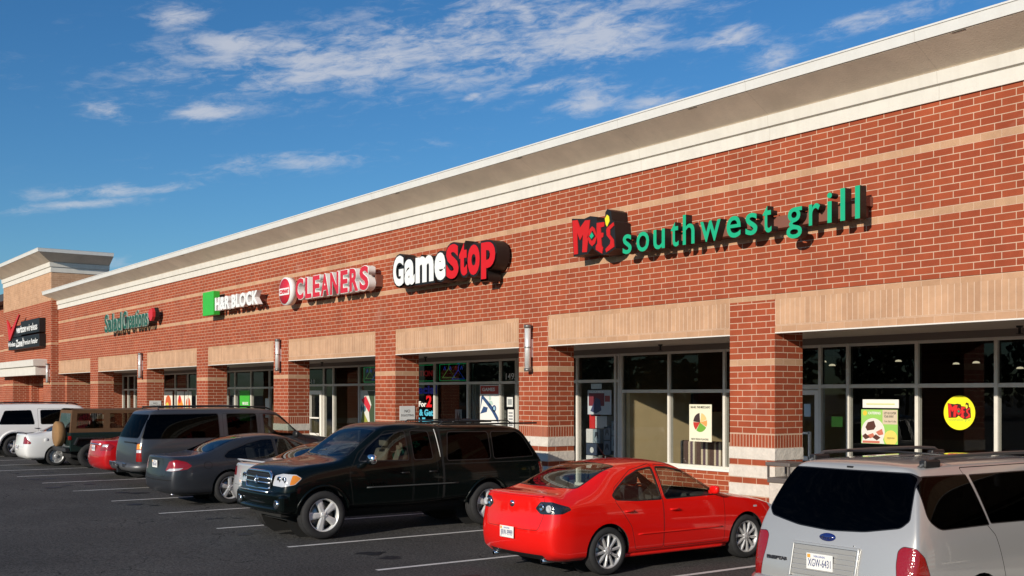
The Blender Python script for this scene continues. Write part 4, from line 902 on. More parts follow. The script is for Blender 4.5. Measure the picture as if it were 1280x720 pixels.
def offset_poly(p, d):
    n = len(p); area = sum(p[i][0] * p[(i + 1) % n][1] - p[(i + 1) % n][0] * p[i][1] for i in range(n)); s = 1 if area > 0 else -1; out = []
    for i in range(n):
        a, b, c = Vector(p[i - 1]), Vector(p[i]), Vector(p[(i + 1) % n]); e0 = (b - a).normalized(); e1 = (c - b).normalized()
        n0 = Vector((e0.y, -e0.x)) * s; n1 = Vector((e1.y, -e1.x)) * s; q = (n0 + n1); k = max(.35, 1 + n0.dot(n1)); out.append(tuple(b + q * (d / k)))
    return out
def rp(p, r=.04, n=4):
    """round the corners of a polygon"""
    out = []; N_ = len(p); rr = r if isinstance(r, (list, tuple)) else [r] * N_
    for i in range(N_):
        a, b, c = Vector(p[i - 1]), Vector(p[i]), Vector(p[(i + 1) % N_]); q = min(rr[i], (a - b).length * .45, (c - b).length * .45)
        s = b + (a - b).normalized() * q; e = b + (c - b).normalized() * q
        for k in range(n + 1): t = k / n; out.append(tuple(s * (1 - t) ** 2 + b * 2 * t * (1 - t) + e * t * t))
    return out
def inside(p, u, v):
    c = False; n = len(p); j = n - 1
    for i in range(n):
        if (p[i][1] > v) != (p[j][1] > v) and u < (p[j][0] - p[i][0]) * (v - p[i][1]) / (p[j][1] - p[i][1]) + p[i][0]: c = not c
        j = i
    return c
PROJ = {'side': (Vector((0, 1, 0)), Vector((0, 0, 1))), 'end': (Vector((1, 0, 0)), Vector((0, 0, 1))), 'top': (Vector((1, 0, 0)), Vector((0, 1, 0))),
        'rcR': (Vector((1, 1, 0)), Vector((0, 0, 1))), 'rcL': (Vector((-1, 1, 0)), Vector((0, 0, 1))), 'fcR': (Vector((1, -1, 0)), Vector((0, 0, 1))), 'fcL': (Vector((-1, -1, 0)), Vector((0, 0, 1)))}

class Body:
    def __init__(s, st, level=2, crease=(.25, .35), rearc=.30, bulge=.07):
        cols = [.72, .38, 0, -.38, -.72]; bm = bmesh.new(); rings = []; s.L = st[-1][0]; n = len(st)
        def rows(t):
            y, W, zs, zb, zt, xt, cr, dy = t; dy = dy or [0] * 7; h = zb - zs
            r = [(.84 * W, zs), (.965 * W, zs + .07), (W, zs + .42 * h), (.992 * W, zs + .78 * h), (.955 * W, zb)]
            r.append(((.955 * W + xt) / 2 + .012, (zb + zt) / 2)); r.append((xt, zt))
            return [(a, y + dy[i], b) for i, (a, b) in enumerate(r)]
        for t in st:
            r = rows(t); cr = t[6]; ring = [bm.verts.new((-x, y, z)) for x, y, z in r]
            xt, yt, zt = r[6]; ring += [bm.verts.new((-xt * c, yt, zt + cr * (1 - c * c))) for c in cols]
            ring += [bm.verts.new((x, y, z)) for x, y, z in r[::-1]]; x0, y0, z0 = r[0]
            ring += [bm.verts.new((x0 * c, y0, z0 - .01)) for c in cols]; rings.append(ring)
        K = len(rings[0]); cl = bm.edges.layers.float.new('crease_edge')
        for i in range(n - 1):
            for k in range(K): bm.faces.new((rings[i][k], rings[i][(k + 1) % K], rings[i + 1][(k + 1) % K], rings[i + 1][k]))
        for e, (i, t, sg) in enumerate(((0, st[0], -1), (n - 1, st[-1], 1))):
            ring = rings[i]; Lr = ring[0:7]; Rr = ring[12:19][::-1]; Tp = ring[7:12]; Bt = ring[19:24][::-1]; grid = []
            for j in range(7):
                if j == 0: mid = Bt
                elif j == 6: mid = Tp
                else:
                    a = Lr[j].co; mid = []
                    for c in cols: mid.append(bm.verts.new((a.x * c, a.y + sg * bulge * (1 - c * c), a.z)))
                if j in (0, 6):
                    for v, c in zip(mid, cols): v.co.y += sg * bulge * (1 - c * c)
                grid.append([Lr[j]] + mid + [Rr[j]])
            for j in range(6):
                for k in range(6): bm.faces.new((grid[j][k], grid[j][k + 1], grid[j + 1][k + 1], grid[j + 1][k]))
        for i in range(n - 1):
            for k, c in ((4, crease[0]), (14, crease[0]), (6, crease[1] * .5), (12, crease[1] * .5), (1, crease[1]), (17, crease[1])):
                e = bm.edges.get((rings[i][k], rings[i + 1][k]))
                if e: e[cl] = c
        for k in range(6, 12):
            e = bm.edges.get((rings[0][k], rings[0][k + 1]))
            if e: e[cl] = rearc
        bmesh.ops.recalc_face_normals(bm, faces=bm.faces)
        me = bpy.data.meshes.new('cage'); bm.to_mesh(me); bm.free(); o = bpy.data.objects.new('cage', me); COL.objects.link(o)
        md = o.modifiers.new('s', 'SUBSURF'); md.levels = level; md.render_levels = level; bpy.context.view_layer.update()
        ev = o.evaluated_get(bpy.context.evaluated_depsgraph_get()); m2 = bpy.data.meshes.new_from_object(ev)
        for p in m2.polygons: p.use_smooth = True
        s.bm = bmesh.new(); s.bm.from_mesh(m2); bpy.data.objects.remove(o)
        s.bm.normal_update(); s.base = s.bm.copy(); s.base.faces.ensure_lookup_table(); s.base.verts.ensure_lookup_table(); s.bvh = BVHTree.FromBMesh(s.base)
        s.tl = s.bm.faces.layers.int.new('tag'); s.tags = [('body', None)]
    def nrm(s, co):
        p, n, i, d = s.bvh.find_nearest(co); f = s.base.faces[i]; vs = f.verts
        w = mathutils.interpolate.poly_3d_calc([v.co for v in vs], p); N_ = Vector()
        for v, k in zip(vs, w): N_ += v.normal * k
        return N_.normalized() if N_.length > 1e-6 else n
    def x(s, y, z):
        h = s.bvh.ray_cast(Vector((3, y, z)), Vector((-1, 0, 0))); return h[0].x if h[0] else 0
    def yr(s, x, z):
        h = s.bvh.ray_cast(Vector((x, -3, z)), Vector((0, 1, 0))); return h[0].y if h[0] else 0
    def yf(s, x, z):
        h = s.bvh.ray_cast(Vector((x, 9, z)), Vector((0, -1, 0))); return h[0].y if h[0] else 0
    def z(s, x, y):
        h = s.bvh.ray_cast(Vector((x, y, 4)), Vector((0, 0, -1))); return h[0].z if h[0] else 0
    def cut(s, proj, poly, flt):
        a, b = PROJ[proj]; na, nb = a.length_squared, b.length_squared; n = len(poly)
        U0, U1, V0, V1 = min(p[0] for p in poly) - .002, max(p[0] for p in poly) + .002, min(p[1] for p in poly) - .002, max(p[1] for p in poly) + .002
        cand = {}
        def box_of(f):
            us = [a.dot(w.co) for w in f.verts]; vs = [b.dot(w.co) for w in f.verts]; return min(us), max(us), min(vs), max(vs)
        s.bm.normal_update()
        for f in s.bm.faces:
            q = box_of(f)
            if q[1] < U0 or q[0] > U1 or q[3] < V0 or q[2] > V1: continue
            if flt(f.calc_center_median(), f.normal): cand[f] = q
        for i in range(n):
            (u0, v0), (u1, v1) = poly[i], poly[(i + 1) % n]
            if abs(u0 - u1) + abs(v0 - v1) < 1e-5: continue
            N_ = (a * (-(v1 - v0)) + b * (u1 - u0)); P = a * (u0 / na) + b * (v0 / nb)
            lo = (min(u0, u1) - .002, min(v0, v1) - .002); hi = (max(u0, u1) + .002, max(v0, v1) + .002)
            fs = [f for f, q in cand.items() if not (q[1] < lo[0] or q[0] > hi[0] or q[3] < lo[1] or q[2] > hi[1])]
            if not fs: continue
            g = set(fs)
            for f in fs: g.update(f.edges); g.update(f.verts); del cand[f]
            r = bmesh.ops.bisect_plane(s.bm, geom=list(g), plane_co=P, plane_no=N_.normalized(), dist=1e-5)
            for f in r['geom']:
                if isinstance(f, bmesh.types.BMFace) and f.is_valid: cand[f] = box_of(f)
    def mark(s, proj, poly, flt, name, mat):
        if (name, mat) not in s.tags: s.tags.append((name, mat))
        t = s.tags.index((name, mat)); a, b = PROJ[proj]; s.bm.normal_update()
        for f in s.bm.faces:
            c = f.calc_center_median()
            if inside(poly, a.dot(c), b.dot(c)) and flt(c, f.normal): f[s.tl] = t
    def feat(s, proj, poly, name, mat, ring=0, ringmat=None, flt=None, gap=0):
        d = {'side': lambda c, n: abs(n.x) > .25, 'rear': lambda c, n: n.y < -.08 and c.y < s.L * .5, 'front': lambda c, n: n.y > .08 and c.y > s.L * .5, 'top': lambda c, n: n.z > .1}
        pj = {'rear': 'end', 'front': 'end'}.get(proj, proj)
        if proj in ('rc', 'fc'):
            for sd in 'RL':
                sg = 1 if sd == 'R' else -1; ff = flt or ((lambda c, n, sg=sg: c.x * sg > .2 and c.y < s.L * .4) if proj == 'rc' else (lambda c, n, sg=sg: c.x * sg > .2 and c.y > s.L * .6))
                f3 = ff if flt is None else (lambda c, n, sg=sg: c.x * sg > .2 and flt(c, n))
                pl = poly if proj == 'rc' else [(u - s.L, v) for u, v in poly]
                s._one(proj + sd, pl, name, mat, ring, ringmat, f3, gap)
            return
        ff = flt or d[proj]; s._one(pj, poly, name, mat, ring, ringmat, ff, gap)
    def _one(s, pj, poly, name, mat, ring, ringmat, ff, gap):
        if ring: q = offset_poly(poly, ring); s.cut(pj, q, ff); s.mark(pj, q, ff, 'body', ringmat or M_rubber)
        if gap: q = offset_poly(poly, gap); s.cut(pj, q, ff); s.mark(pj, q, ff, 'body', M_gap)
        s.cut(pj, poly, ff); s.mark(pj, poly, ff, name, mat)
    def hole(s, poly, xmin=.4):
        ff = lambda c, n: abs(c.x) > xmin
        s.cut('side', poly, ff); a, b = PROJ['side']; dl = [f for f in s.bm.faces if abs(f.calc_center_median().x) > xmin and inside(poly, f.calc_center_median().y, f.calc_center_median().z)]
        bmesh.ops.delete(s.bm, geom=dl, context='FACES')
    def finish(s, root, paintm, liner=True):
        groups = {}
        for f in s.bm.faces:
            nm, mt = s.tags[f[s.tl]]; side = '' if nm in ('body', 'windscreen', 'rear_window', 'grille', 'hood', 'boot_lid') else ('R' if f.calc_center_median().x > 0 else 'L')
            if nm in ('window', 'lamp', 'headlamp', 'tail_lamp') : key = (nm, side)
            else: key = (nm, side)
            groups.setdefault(key, []).append(f)
        res = {}
        for (nm, side), fs in groups.items():
            # split by connected islands for windows and doors
            isl = [fs]
            if nm in ('window', 'door', 'tail_lamp', 'headlamp'):
                left = set(fs); isl = []
                while left:
                    st_ = [left.pop()]; comp = []
                    while st_:
                        f = st_.pop(); comp.append(f)
                        for e in f.edges:
                            for g in e.link_faces:
                                if g in left: left.remove(g); st_.append(g)
                    isl.append(comp)
            for comp in isl:
                if len(comp) < 2 and nm != 'body': continue
                vi = {}; vs = []; ff = []; mi = []; mats = []
                for f in comp:
                    idx = []
                    for v in f.verts:
                        if v not in vi: vi[v] = len(vs); vs.append(v.co.copy())
                        idx.append(vi[v])
                    mt = s.tags[f[s.tl]][1] or paintm
                    if mt not in mats: mats.append(mt)
                    ff.append(idx); mi.append(mats.index(mt))
                norms = [s.nrm(v) for v in vs]
                if liner and nm in ('body', 'door'):
                    b0 = len(vs); n0 = len(ff)
                    if M_liner not in mats: mats.append(M_liner)
                    vs2 = [v - n * .022 for v, n in zip(vs, norms)]; vs += vs2; norms += [-n for n in norms]
                    for q in ff[:n0]: ff.append([b0 + i for i in q[::-1]]); mi.append(mats.index(M_liner))
                me = bpy.data.meshes.new(nm); me.from_pydata([tuple(v) for v in vs], [], ff)
                for m in mats: me.materials.append(m)
                me.polygons.foreach_set('material_index', mi); me.polygons.foreach_set('use_smooth', [True] * len(ff)); me.update()
                me.normals_split_custom_set_from_vertices([tuple(n) for n in norms])
                o = bpy.data.objects.new(nm, me); COL.objects.link(o); o.parent = root; res.setdefault(nm, []).append(o)
        s.bm.free(); return res

def circ(cy, cz, r, n=30): return [(cy + r * math.cos(2 * math.pi * i / n), cz + r * math.sin(2 * math.pi * i / n)) for i in range(n)]
def make_wheel(r, w, rr, design, spoke_mat=None):
    """returns (hub, tyre, rim) data, outer side towards +x, centred on the axle"""
    hw = w / 2; sm = spoke_mat or M_rim
    T = MB(); prof = [(-hw * .8, rr), (-hw * .98, rr + .02), (-hw, (r + rr) / 2), (-hw * .93, r - .025), (-hw * .78, r - .006), (-hw * .3, r), (hw * .3, r), (hw * .78, r - .006), (hw * .93, r - .025), (hw, (r + rr) / 2), (hw * .98, rr + .02), (hw * .8, rr)]
    T.lathe(prof, n=56)
    for k in range(3): o_ = (-.5 + .5 * k) * hw; T.lathe([(o_ - .006, r + .0005), (o_ - .006, r + .002), (o_ + .006, r + .002), (o_ + .006, r + .0005)], n=40)
    tyre = T.build('tyre', M_tyre)
    H = MB(); H.lathe([(-hw * .7, .02), (-hw * .7, rr - .01), (hw * .1, rr - .02)], n=40, mi=0); H.lathe([(-.02, .03), (-.02, rr * .78), (.0, rr * .78), (.0, .03)], n=40, mi=1); H.lathe([(-.06, .001), (-.06, .07), (hw * .45, .07), (hw * .45, .001)], n=20, mi=0)
    hub = H.build('wheel', [M_steelrim, pmat('disc_steel', (.30, .29, .28), .35, metal=.9)])
    W_ = MB(); W_.lathe([(hw * .1, rr - .022), (hw * .62, rr - .018), (hw * .80, rr - .004), (hw * .86, rr + .006), (hw * .80, rr + .010), (hw * .6, rr + .002)], n=56)
    ns, kind = design; face = hw * .66
    def spoke(ang, w0, w1, r0, r1, x0, x1, th=.03, skew=0):
        ca, sa = math.cos(ang), math.sin(ang); vs = []
        for (rad, wd, xx, sk) in ((r0, w0, x0, 0), ((r0 + r1) / 2, (w0 + w1) / 2 * .92, (x0 + x1) / 2 + .004, skew * .5), (r1, w1, x1, skew)):
            for (o_, dx) in ((-wd / 2 + sk, 0), (-wd / 2 * .55 + sk, .010), (wd / 2 * .55 + sk, .010), (wd / 2 + sk, 0), (wd / 2 + sk, -th), (-wd / 2 + sk, -th)):
                vs.append((xx + dx, rad * ca - o_ * sa, rad * sa + o_ * ca))
        fs = []
        for a in (0, 6):
            for k in range(6): fs.append((a + k, a + (k + 1) % 6, a + 6 + (k + 1) % 6, a + 6 + k))
        W_.add(vs, fs, 0, False)
    for k in range(ns):
        a = 2 * math.pi * (k + .25) / ns
        if kind == 'thick': spoke(a, .075, .10, .05, rr - .012, face, hw * .62)
        elif kind == 'wide': spoke(a, .085, .135, .05, rr - .012, face, hw * .64)
        elif kind == 'thin': spoke(a, .034, .045, .04, rr - .012, face, hw * .62)
        elif kind == 'y':
            spoke(a, .07, .05, .045, rr * .55, face, face); spoke(a, .034, .034, rr * .5, rr - .012, face, hw * .6, skew=.055); spoke(a, .034, .034, rr * .5, rr - .012, face, hw * .6, skew=-.055)
        elif kind == 'steel': spoke(a, .12, .16, .05, rr - .01, face - .02, hw * .45)
    W_.lathe([(face - .04, .066), (face + .004, .062), (face + .018, .045), (face + .022, .001)], n=28)
    for k in range(5): a = 2 * math.pi * (k + .5) / 5; W_.lathe([(face + .004, .011), (face + .02, .009), (face + .02, .001)], (0, .048 * math.cos(a), .048 * math.sin(a)), n=8)
    rim = W_.build('rim', sm)
    tyre.parent = hub; rim.parent = hub
    return hub
def put_wheels(root, x, ys, r, w, rr, design, mat=None, hide_left=False):
    base = make_wheel(r, w, rr, design, mat); first = True
    for yy in ys:
        for sx in (1, -1):
            if first: h = base; first = False
            else:
                h = base.copy(); COL.objects.link(h)
                for c in [q for q in bpy.data.objects if q.parent == base]:
                    d = c.copy(); COL.objects.link(d); d.parent = h
            h.parent = root; h.location = (sx * x, yy, r); h.rotation_euler = (0.35 * (yy > 2), 0, 0 if sx > 0 else math.pi)
def wells(root, ys, r, zc, x1, x0):
    for yy in ys:
        for sx in (1, -1):
            m = MB(); m.lathe([(sx * x1, r), (sx * x0, r)], (0, yy, zc), 'x', 28, a0=.10, a1=math.pi - .10, smooth=True)
            m.lathe([(sx * x0, r), (sx * x0, .001)], (0, yy, zc), 'x', 28); m.build('wheel_well', M_under, root)
def seat(root, x, y, z, mat, w=.50, hr=True, back=.62):
    m = MB(); m.box(x - w / 2, x + w / 2, y - .02, y + .48, z, z + .16); o = m.build('seat', mat, root, bevel=.05)
    m = MB(); lean = .16
    vs = [(x - w / 2, y - .02, z + .1), (x + w / 2, y - .02, z + .1), (x + w / 2, y + .12, z + .1), (x - w / 2, y + .12, z + .1), (x - w * .42, y - lean - .02, z + .1 + back), (x + w * .42, y - lean - .02, z + .1 + back), (x + w * .42, y - lean + .07, z + .1 + back), (x - w * .42, y - lean + .07, z + .1 + back)]
    m.add(vs, [(0, 3, 2, 1), (4, 5, 6, 7), (0, 1, 5, 4), (1, 2, 6, 5), (2, 3, 7, 6), (3, 0, 4, 7)]); m.build('seat_back', mat, o, bevel=.04)
    if hr: m = MB(); zz = z + .13 + back; m.box(x - .12, x + .12, y - lean - .04, y - lean + .06, zz, zz + .17); m.build('headrest', mat, o, bevel=.035)
def cabin(root, L, w, yf, yr, zf, zdash, mat, rows=2, rear_y=None, z0=.42):
    m = MB(); m.box(-w, w, yr, yf + .45, z0 - .1, z0); m.box(-w, w, yf - .02, yf + .5, z0, zdash); m.build('dashboard', M_liner, root, bevel=.03)
    for sx in (-1, 1): seat(root, sx * .36, yf - 1.05, z0, mat)
    if rows > 1: m = MB(); y2 = rear_y if rear_y is not None else yf - 2.0; 
    if rows > 1:
        for sx in (-1, 1): seat(root, sx * .33, y2, z0 + .02, mat, w=.62, back=.52)
    # steering wheel
    m = MB(); pts = [(-.36 + .18 * math.cos(t * math.pi / 9), yf - .28 - .06 * math.sin(t * math.pi / 9), zdash - .06 + .17 * math.sin(t * math.pi / 9)) for t in range(19)]; m.tube(pts, .014, 6, cap=False); m.build('steering_wheel', M_black, root)
def mirror(root, b, y, z, mat, s=1.0, ext=.06):
    for sx in (1, -1):
        x0 = b.x(y, z); m = MB()
        n1, n2 = 10, 14; vs = []; fs = []
        for i in range(n1 + 1):
            a = math.pi * i / n1
            for k in range(n2):
                t = 2 * math.pi * k / n2; e = lambda q: math.copysign(abs(q) ** .7, q)
                vs.append((sx * (x0 + ext + .095 * s + .105 * s * e(math.cos(a))), y + .055 * s * e(math.sin(a) * math.cos(t)) , z + .05 + .075 * s * e(math.sin(a) * math.sin(t))))
        for i in range(n1):
            for k in range(n2): fs.append((i * n2 + k, i * n2 + (k + 1) % n2, (i + 1) * n2 + (k + 1) % n2, (i + 1) * n2 + k))
        m.add(vs, fs, 0, True); m.box(sx * (x0 - .03), sx * (x0 + ext + .03), y - .02, y + .03, z - .01, z + .035); m.build('side_mirror', mat, root)
def handle(root, b, y, z, mat, L_=.16):
    for sx in (1, -1):
        x0 = b.x(y, z); m = MB(); m.tube([(sx * (x0 - .005), y - L_ / 2, z), (sx * (x0 + .028), y - L_ / 2 + .03, z), (sx * (x0 + .028), y + L_ / 2 - .03, z), (sx * (x0 - .005), y + L_ / 2, z)], .012, 8); m.build('door_handle', mat, root)
def plate(root, txt, x, z, y, tilt=0, front=False, col=(.02, .04, .16), w=.305, h=.152, state=True):
    t = bpy.data.objects.new('number_plate', None); COL.objects.link(t); t.parent = root
    bpy.data.objects.remove(t)
    m = MB(); m.box(-w / 2, w / 2, -.003, .003, -h / 2, h / 2); o = m.build('number_plate', M_white, root, bevel=.004); o.location = (x, y, z); o.rotation_euler = (tilt, 0, math.pi if front else 0)
    ink = pmat('plate_ink', col, .5)
    f = flat_text('plate_writing', txt, -w * .43, -h * .30, w * .86, h * .50, -.0042, ink, None, off=0); f.parent = o
    if state:
        f = flat_text('plate_writing', 'VIRGINIA', -w * .22, h * .27, w * .44, h * .13, -.0042, pmat('plate_ink2', (.05, .1, .35)), None); f.parent = o
        m = MB(); m.box(-w * .46, -w * .34, -.0045, -.0035, h * .22, h * .44); q = m.build('plate_sticker', pmat('plate_orange', (.8, .35, .05)), o)
    return o
def wiper(root, pts, mat=None): m = MB(); m.tube(pts, .009, 6); m.build('wiper', mat or M_black, root)
def antenna(root, p, q, mat=None): m = MB(); m.tube([p, q], [.006, .003], 6); m.lathe([(0, .018), (.03, .01)], p, 'z', 10); m.build('aerial', mat or M_black, root)
def exhaust(root, x, y, z, r=.03): m = MB(); m.lathe([(0, r * .8), (0, r), (.22, r), (.22, r * .8), (0.02, r * .8)], (x, y, z), 'y', 16); m.build('exhaust_pipe', M_chrome, root)

def sedan_st(L, W, H, deck=1.03, belt=.92, hood=.96, yb=.75, yr=1.55, yh=2.5, yc=3.3, xt=.60, nose=.58, zs=.20, rear_lip=0):
    l = lambda a, b, t: a + (b - a) * t
    return [
        (0.0, W * .84, zs + .07, belt - .02, deck - .012, W * .72, .0, [.10, .03, 0, .05, .065, .07, .07]),
        (0.09, W * .935, zs + .03, belt + .0, deck + .008 + rear_lip, W * .755, .014, [.03, .01, 0, .02, .02, .02, .02]),
        (min(.34, (yb - .12) * .6 + .05), W * .982, zs, belt, deck + .01, W * .755, .02, None),
        (yb - .12, W * .998, zs, belt + .005, deck + .02, W * .75, .02, None),
        (l(yb, yr, .22), W, zs, belt + .01, l(deck, H, .27), l(W * .75, xt, .3), .03, None),
        (l(yb, yr, .62), W, zs, belt + .01, l(deck, H, .72), l(W * .74, xt, .75), .035, None),
        (yr + .02, W, zs, belt + .005, H - .065, xt, .04, None),
        (l(yr, yh, .5), W, zs, belt, H - .028, xt, .042, None),
        (yh - .12, W, zs, belt - .005, H - .045, xt, .042, None),
        (yh + .12, W, zs, belt - .01, H - .115, xt + .01, .04, None),
        (l(yh, yc, .55), W, zs, belt - .012, l(H, hood, .60), l(xt, W * .76, .5), .035, None),
        (l(yh, yc, .88), W * .998, zs, belt - .02, l(H, hood, .93), l(xt, W * .77, .9), .03, None),
        (yc + .12, W * .995, zs, belt - .04, hood - .03, W * .77, .03, None),
        (l(yc, L, .45), W * .985, zs, belt - .09, hood - .075, W * .75, .03, None),
        (l(yc, L, .78), W * .95, zs, l(belt, nose, .58), l(hood, nose, .48), W * .70, .03, None),
        (L - .12, W * .88, zs + .02, nose + .06, nose + .12, W * .62, .02, [-.02, 0, 0, 0, 0, 0, 0]),
        (L, W * .76, zs + .05, nose - .06, nose - .01, W * .52, .0, [-.10, -.03, 0, -.005, -.03, -.04, -.05])]
def suv_st(L, W, H, belt=1.08, hood=1.12, yh=3.2, yc=3.95, xt=.72, zs=.36, nose=.9, slope=.34, low=.05, round_=.86):
    l = lambda a, b, t: a + (b - a) * t
    return [
        (0.0, W * round_, zs + .02, belt, H - .10, xt * .92, .0, [.08, .02, 0, low * .6, low, low + slope * .45, low + slope]),
        (.12, W * .965, zs, belt, H - .055, xt * .98, .015, [0, 0, 0, .01, .02, .02 + slope * .4, slope * .92]),
        (.42, W * .995, zs, belt, H - .035, xt, .03, [0, 0, 0, 0, 0, slope * .15, slope * .55]),
        (.95, W, zs, belt, H - .03, xt, .03, None), (l(.95, yh, .33), W, zs, belt, H - .025, xt, .03, None), (l(.95, yh, .7), W, zs, belt, H - .025, xt, .03, None),
        (yh - .12, W, zs, belt, H - .045, xt, .03, None), (yh + .12, W, zs, belt - .005, H - .12, xt + .01, .03, None),
        (l(yh, yc, .55), W, zs, belt - .01, l(H, hood, .6), l(xt, W * .82, .5), .03, None), (l(yh, yc, .9), W, zs, belt - .02, l(H, hood, .94), l(xt, W * .83, .9), .03, None),
        (yc + .12, W, zs, belt - .03, hood - .01, W * .83, .03, None), (l(yc, L, .5), W * .985, zs, belt - .07, hood - .035, W * .82, .03, None),
        (L - .25, W * .95, zs, l(belt, nose, .6), l(hood, nose, .4), W * .76, .025, None), (L - .08, W * .90, zs + .02, nose, nose + .06, W * .7, .01, None),
        (L, W * .82, zs + .05, nose - .08, nose - .03, W * .6, 0, [-.05, -.02, 0, 0, -.01, -.02, -.02])]
def side_glass(b, poly, mat, r=.03, ring=.018): b.feat('side', rp(poly, r), 'window', mat, ring=ring)
def door(b, poly, r=.03, gap=.007): b.feat('side', rp(poly, r), 'door', None, gap=gap, flt=lambda c, n: abs(n.x) > .2)
def badge_text(root, b, txt, x, z, w, h, mat, tilt=0, dy=.004):
    y = b.yr(x + w / 2, z + h / 2) - dy; f = flat_text('badge', txt, x, z, w, h, y, mat, root, off=.004); return f
def ground_at(x): return ZG(x)
def car(label, x, y, rz=0, name='parked_car', cat='car'):
    return empty(name, (x, y, ground_at(x)), rz, label, cat, 'vehicles parked along the shops')

# ---------------------------------------------------------------- red sedan
def red_sedan():
    t = car('bright red saloon with smoked tail lamps and ten spoke alloy wheels, parked nose in', -12.0, -5.30)
    P_ = paint('paint_red', (.72, .007, .004), rough=.4); L = 4.49
    b = Body(sedan_st(L, .878, 1.465, deck=1.06, belt=.935, hood=.955, yb=.50, yr=1.38, yh=2.35, yc=3.22, xt=.585, nose=.60, zs=.20, rear_lip=.01), 3, crease=(.45, .4), rearc=.75)
    r = .335; ax = (.93, 3.57)
    door(b, [(1.93, .30), (1.93, .95), (1.97, 1.40), (2.5, 1.36), (2.95, 1.12), (3.10, .93), (3.10, .30)]); door(b, [(1.33, .62), (1.08, .95), (1.12, 1.12), (1.5, 1.34), (1.9, 1.415), (1.91, .95), (1.91, .30), (1.42, .30)])
    side_glass(b, [(3.02, .965), (2.80, 1.14), (2.52, 1.285), (2.2, 1.352), (1.985, 1.362), (1.985, .955)], G_clear)
    side_glass(b, [(1.90, 1.362), (1.66, 1.335), (1.40, 1.245), (1.17, 1.11), (1.06, 1.025), (1.10, .985), (1.45, .958), (1.90, .952)], G_clear)
    b.feat('top', rp([(-.62, 3.17), (-.56, 2.75), (-.51, 2.47), (.51, 2.47), (.56, 2.75), (.62, 3.17), (.3, 3.24), (-.3, 3.24)], .05), 'windscreen', G_clear, ring=.02, flt=lambda c, n: n.z > .1 and c.z > .8)
    b.feat('top', rp([(-.60, .57), (-.55, .95), (-.50, 1.32), (.50, 1.32), (.55, .95), (.60, .57), (.3, .51), (-.3, .51)], .06), 'rear_window', G_clear, ring=.025, flt=lambda c, n: n.z > .1 and c.z > .8)
    b.feat('rear', rp([(-.60, 1.2), (-.62, .80), (-.55, .62), (.55, .62), (.62, .80), (.60, 1.2)], .05), 'boot_lid', None, gap=.005, flt=lambda c, n: n.y < -.35 and c.y < .6 and c.z < 1.04)
    b.feat('rc', rp([(.50, .90), (.60, .985), (.82, .99), (1.12, .925), (1.16, .89), (1.02, .845), (.60, .835)], .02), 'tail_lamp', M_ld, ring=.004)
    b.feat('rear', rp([(-.36, .225), (-.40, .16), (-.6, .16), (-.58, .30), (.58, .30), (.6, .16), (.40, .16), (.36, .225)], .01), 'bumper_insert', M_black, flt=lambda c, n: n.y < -.05 and c.y < .6 and c.z < .5)
    b.feat('fc', rp([(.66, .62), (.72, .74), (1.25, .80), (1.2, .70), (.9, .62)], .02), 'headlamp', M_lw, ring=.004)
    b.feat('side', rp([(3.72, .735), (3.80, .735), (3.80, .76), (3.72, .76)], .008), 'marker_lamp', M_lw)
    for yy in ax: b.hole(circ(yy, .315, .365))
    # surface points before the body is split
    yp = b.yr(0, .58); ye = b.yr(0, .93); tl = [(x, z, b.yr(x, z)) for (x, z) in ((.58, .915), (.70, .905), (-.58, .915), (-.70, .905))]
    handle(t, b, 2.12, .80, P_); handle(t, b, 1.30, .82, P_); mirror(t, b, 2.90, .975, P_, .8, .0)
    for sx in (1, -1):
        m = MB(); ys = [1.45 + .1 * k for k in range(17)]; m.tube([(sx * (b.x(q, .50) + .002), q, .50) for q in ys], .010, 6); m.build('side_moulding', P_, t)
        m = MB(); ys = [1.25 + .12 * k for k in range(17)]; m.tube([(sx * (b.x(q, .235) + .006), q, .225) for q in ys], .028, 8); m.build('sill_skirt', P_, t)
    m = MB(); ys = [-.60 + .1 * k for k in range(13)]; m.tube([(q, b.yr(q, 1.0) - .006, 1.055) for q in ys], .012, 8); m.build('boot_spoiler', P_, t)
    b.finish(t, P_)
    wells(t, ax, .365, .315, .80, .5); put_wheels(t, .775, ax, .315, .20, .222, (10, 'thin'))
    m = MB(); m.box(-.70, .70, .3, 4.2, .19, .24); m.build('floor_pan', M_under, t)
    cabin(t, L, .66, 2.95, .95, .4, .93, M_seat_d, 2, 1.25, .38)
    plate(t, 'JRW-9999', -.02, .56, yp - .03)
    for (x, z, y) in tl:
        m = MB(); m.lathe([(-.004, .001), (-.010, .034), (-.014, .045), (.004, .050)], (x, y - .004, z), 'y', 20); m.build('lamp_ring', M_chrome if abs(x) < .6 else M_lw, t)
    m = MB(); m.lathe([(-.012, .001), (-.012, .042), (0, .046)], (0, ye - .002, .93), 'y', 24); m.build('badge', M_chrome, t)
    m = MB(); m.tube([(-.028, ye - .018, .945), (-.012, ye - .018, .925), (0, ye - .018, .935), (.012, ye - .018, .925), (.028, ye - .018, .945)], .005, 6); m.build('badge', P_, t)
    m = MB(); m.box(-.13, .13, ye + .03, ye + .06, 1.005, 1.022); m.build('brake_light', M_lr, t)
    exhaust(t, -.52, .06, .21); exhaust(t, .50, .10, .21); antenna(t, (0, 1.62, 1.475), (-.02, 1.42, 1.74))
red_sedan()

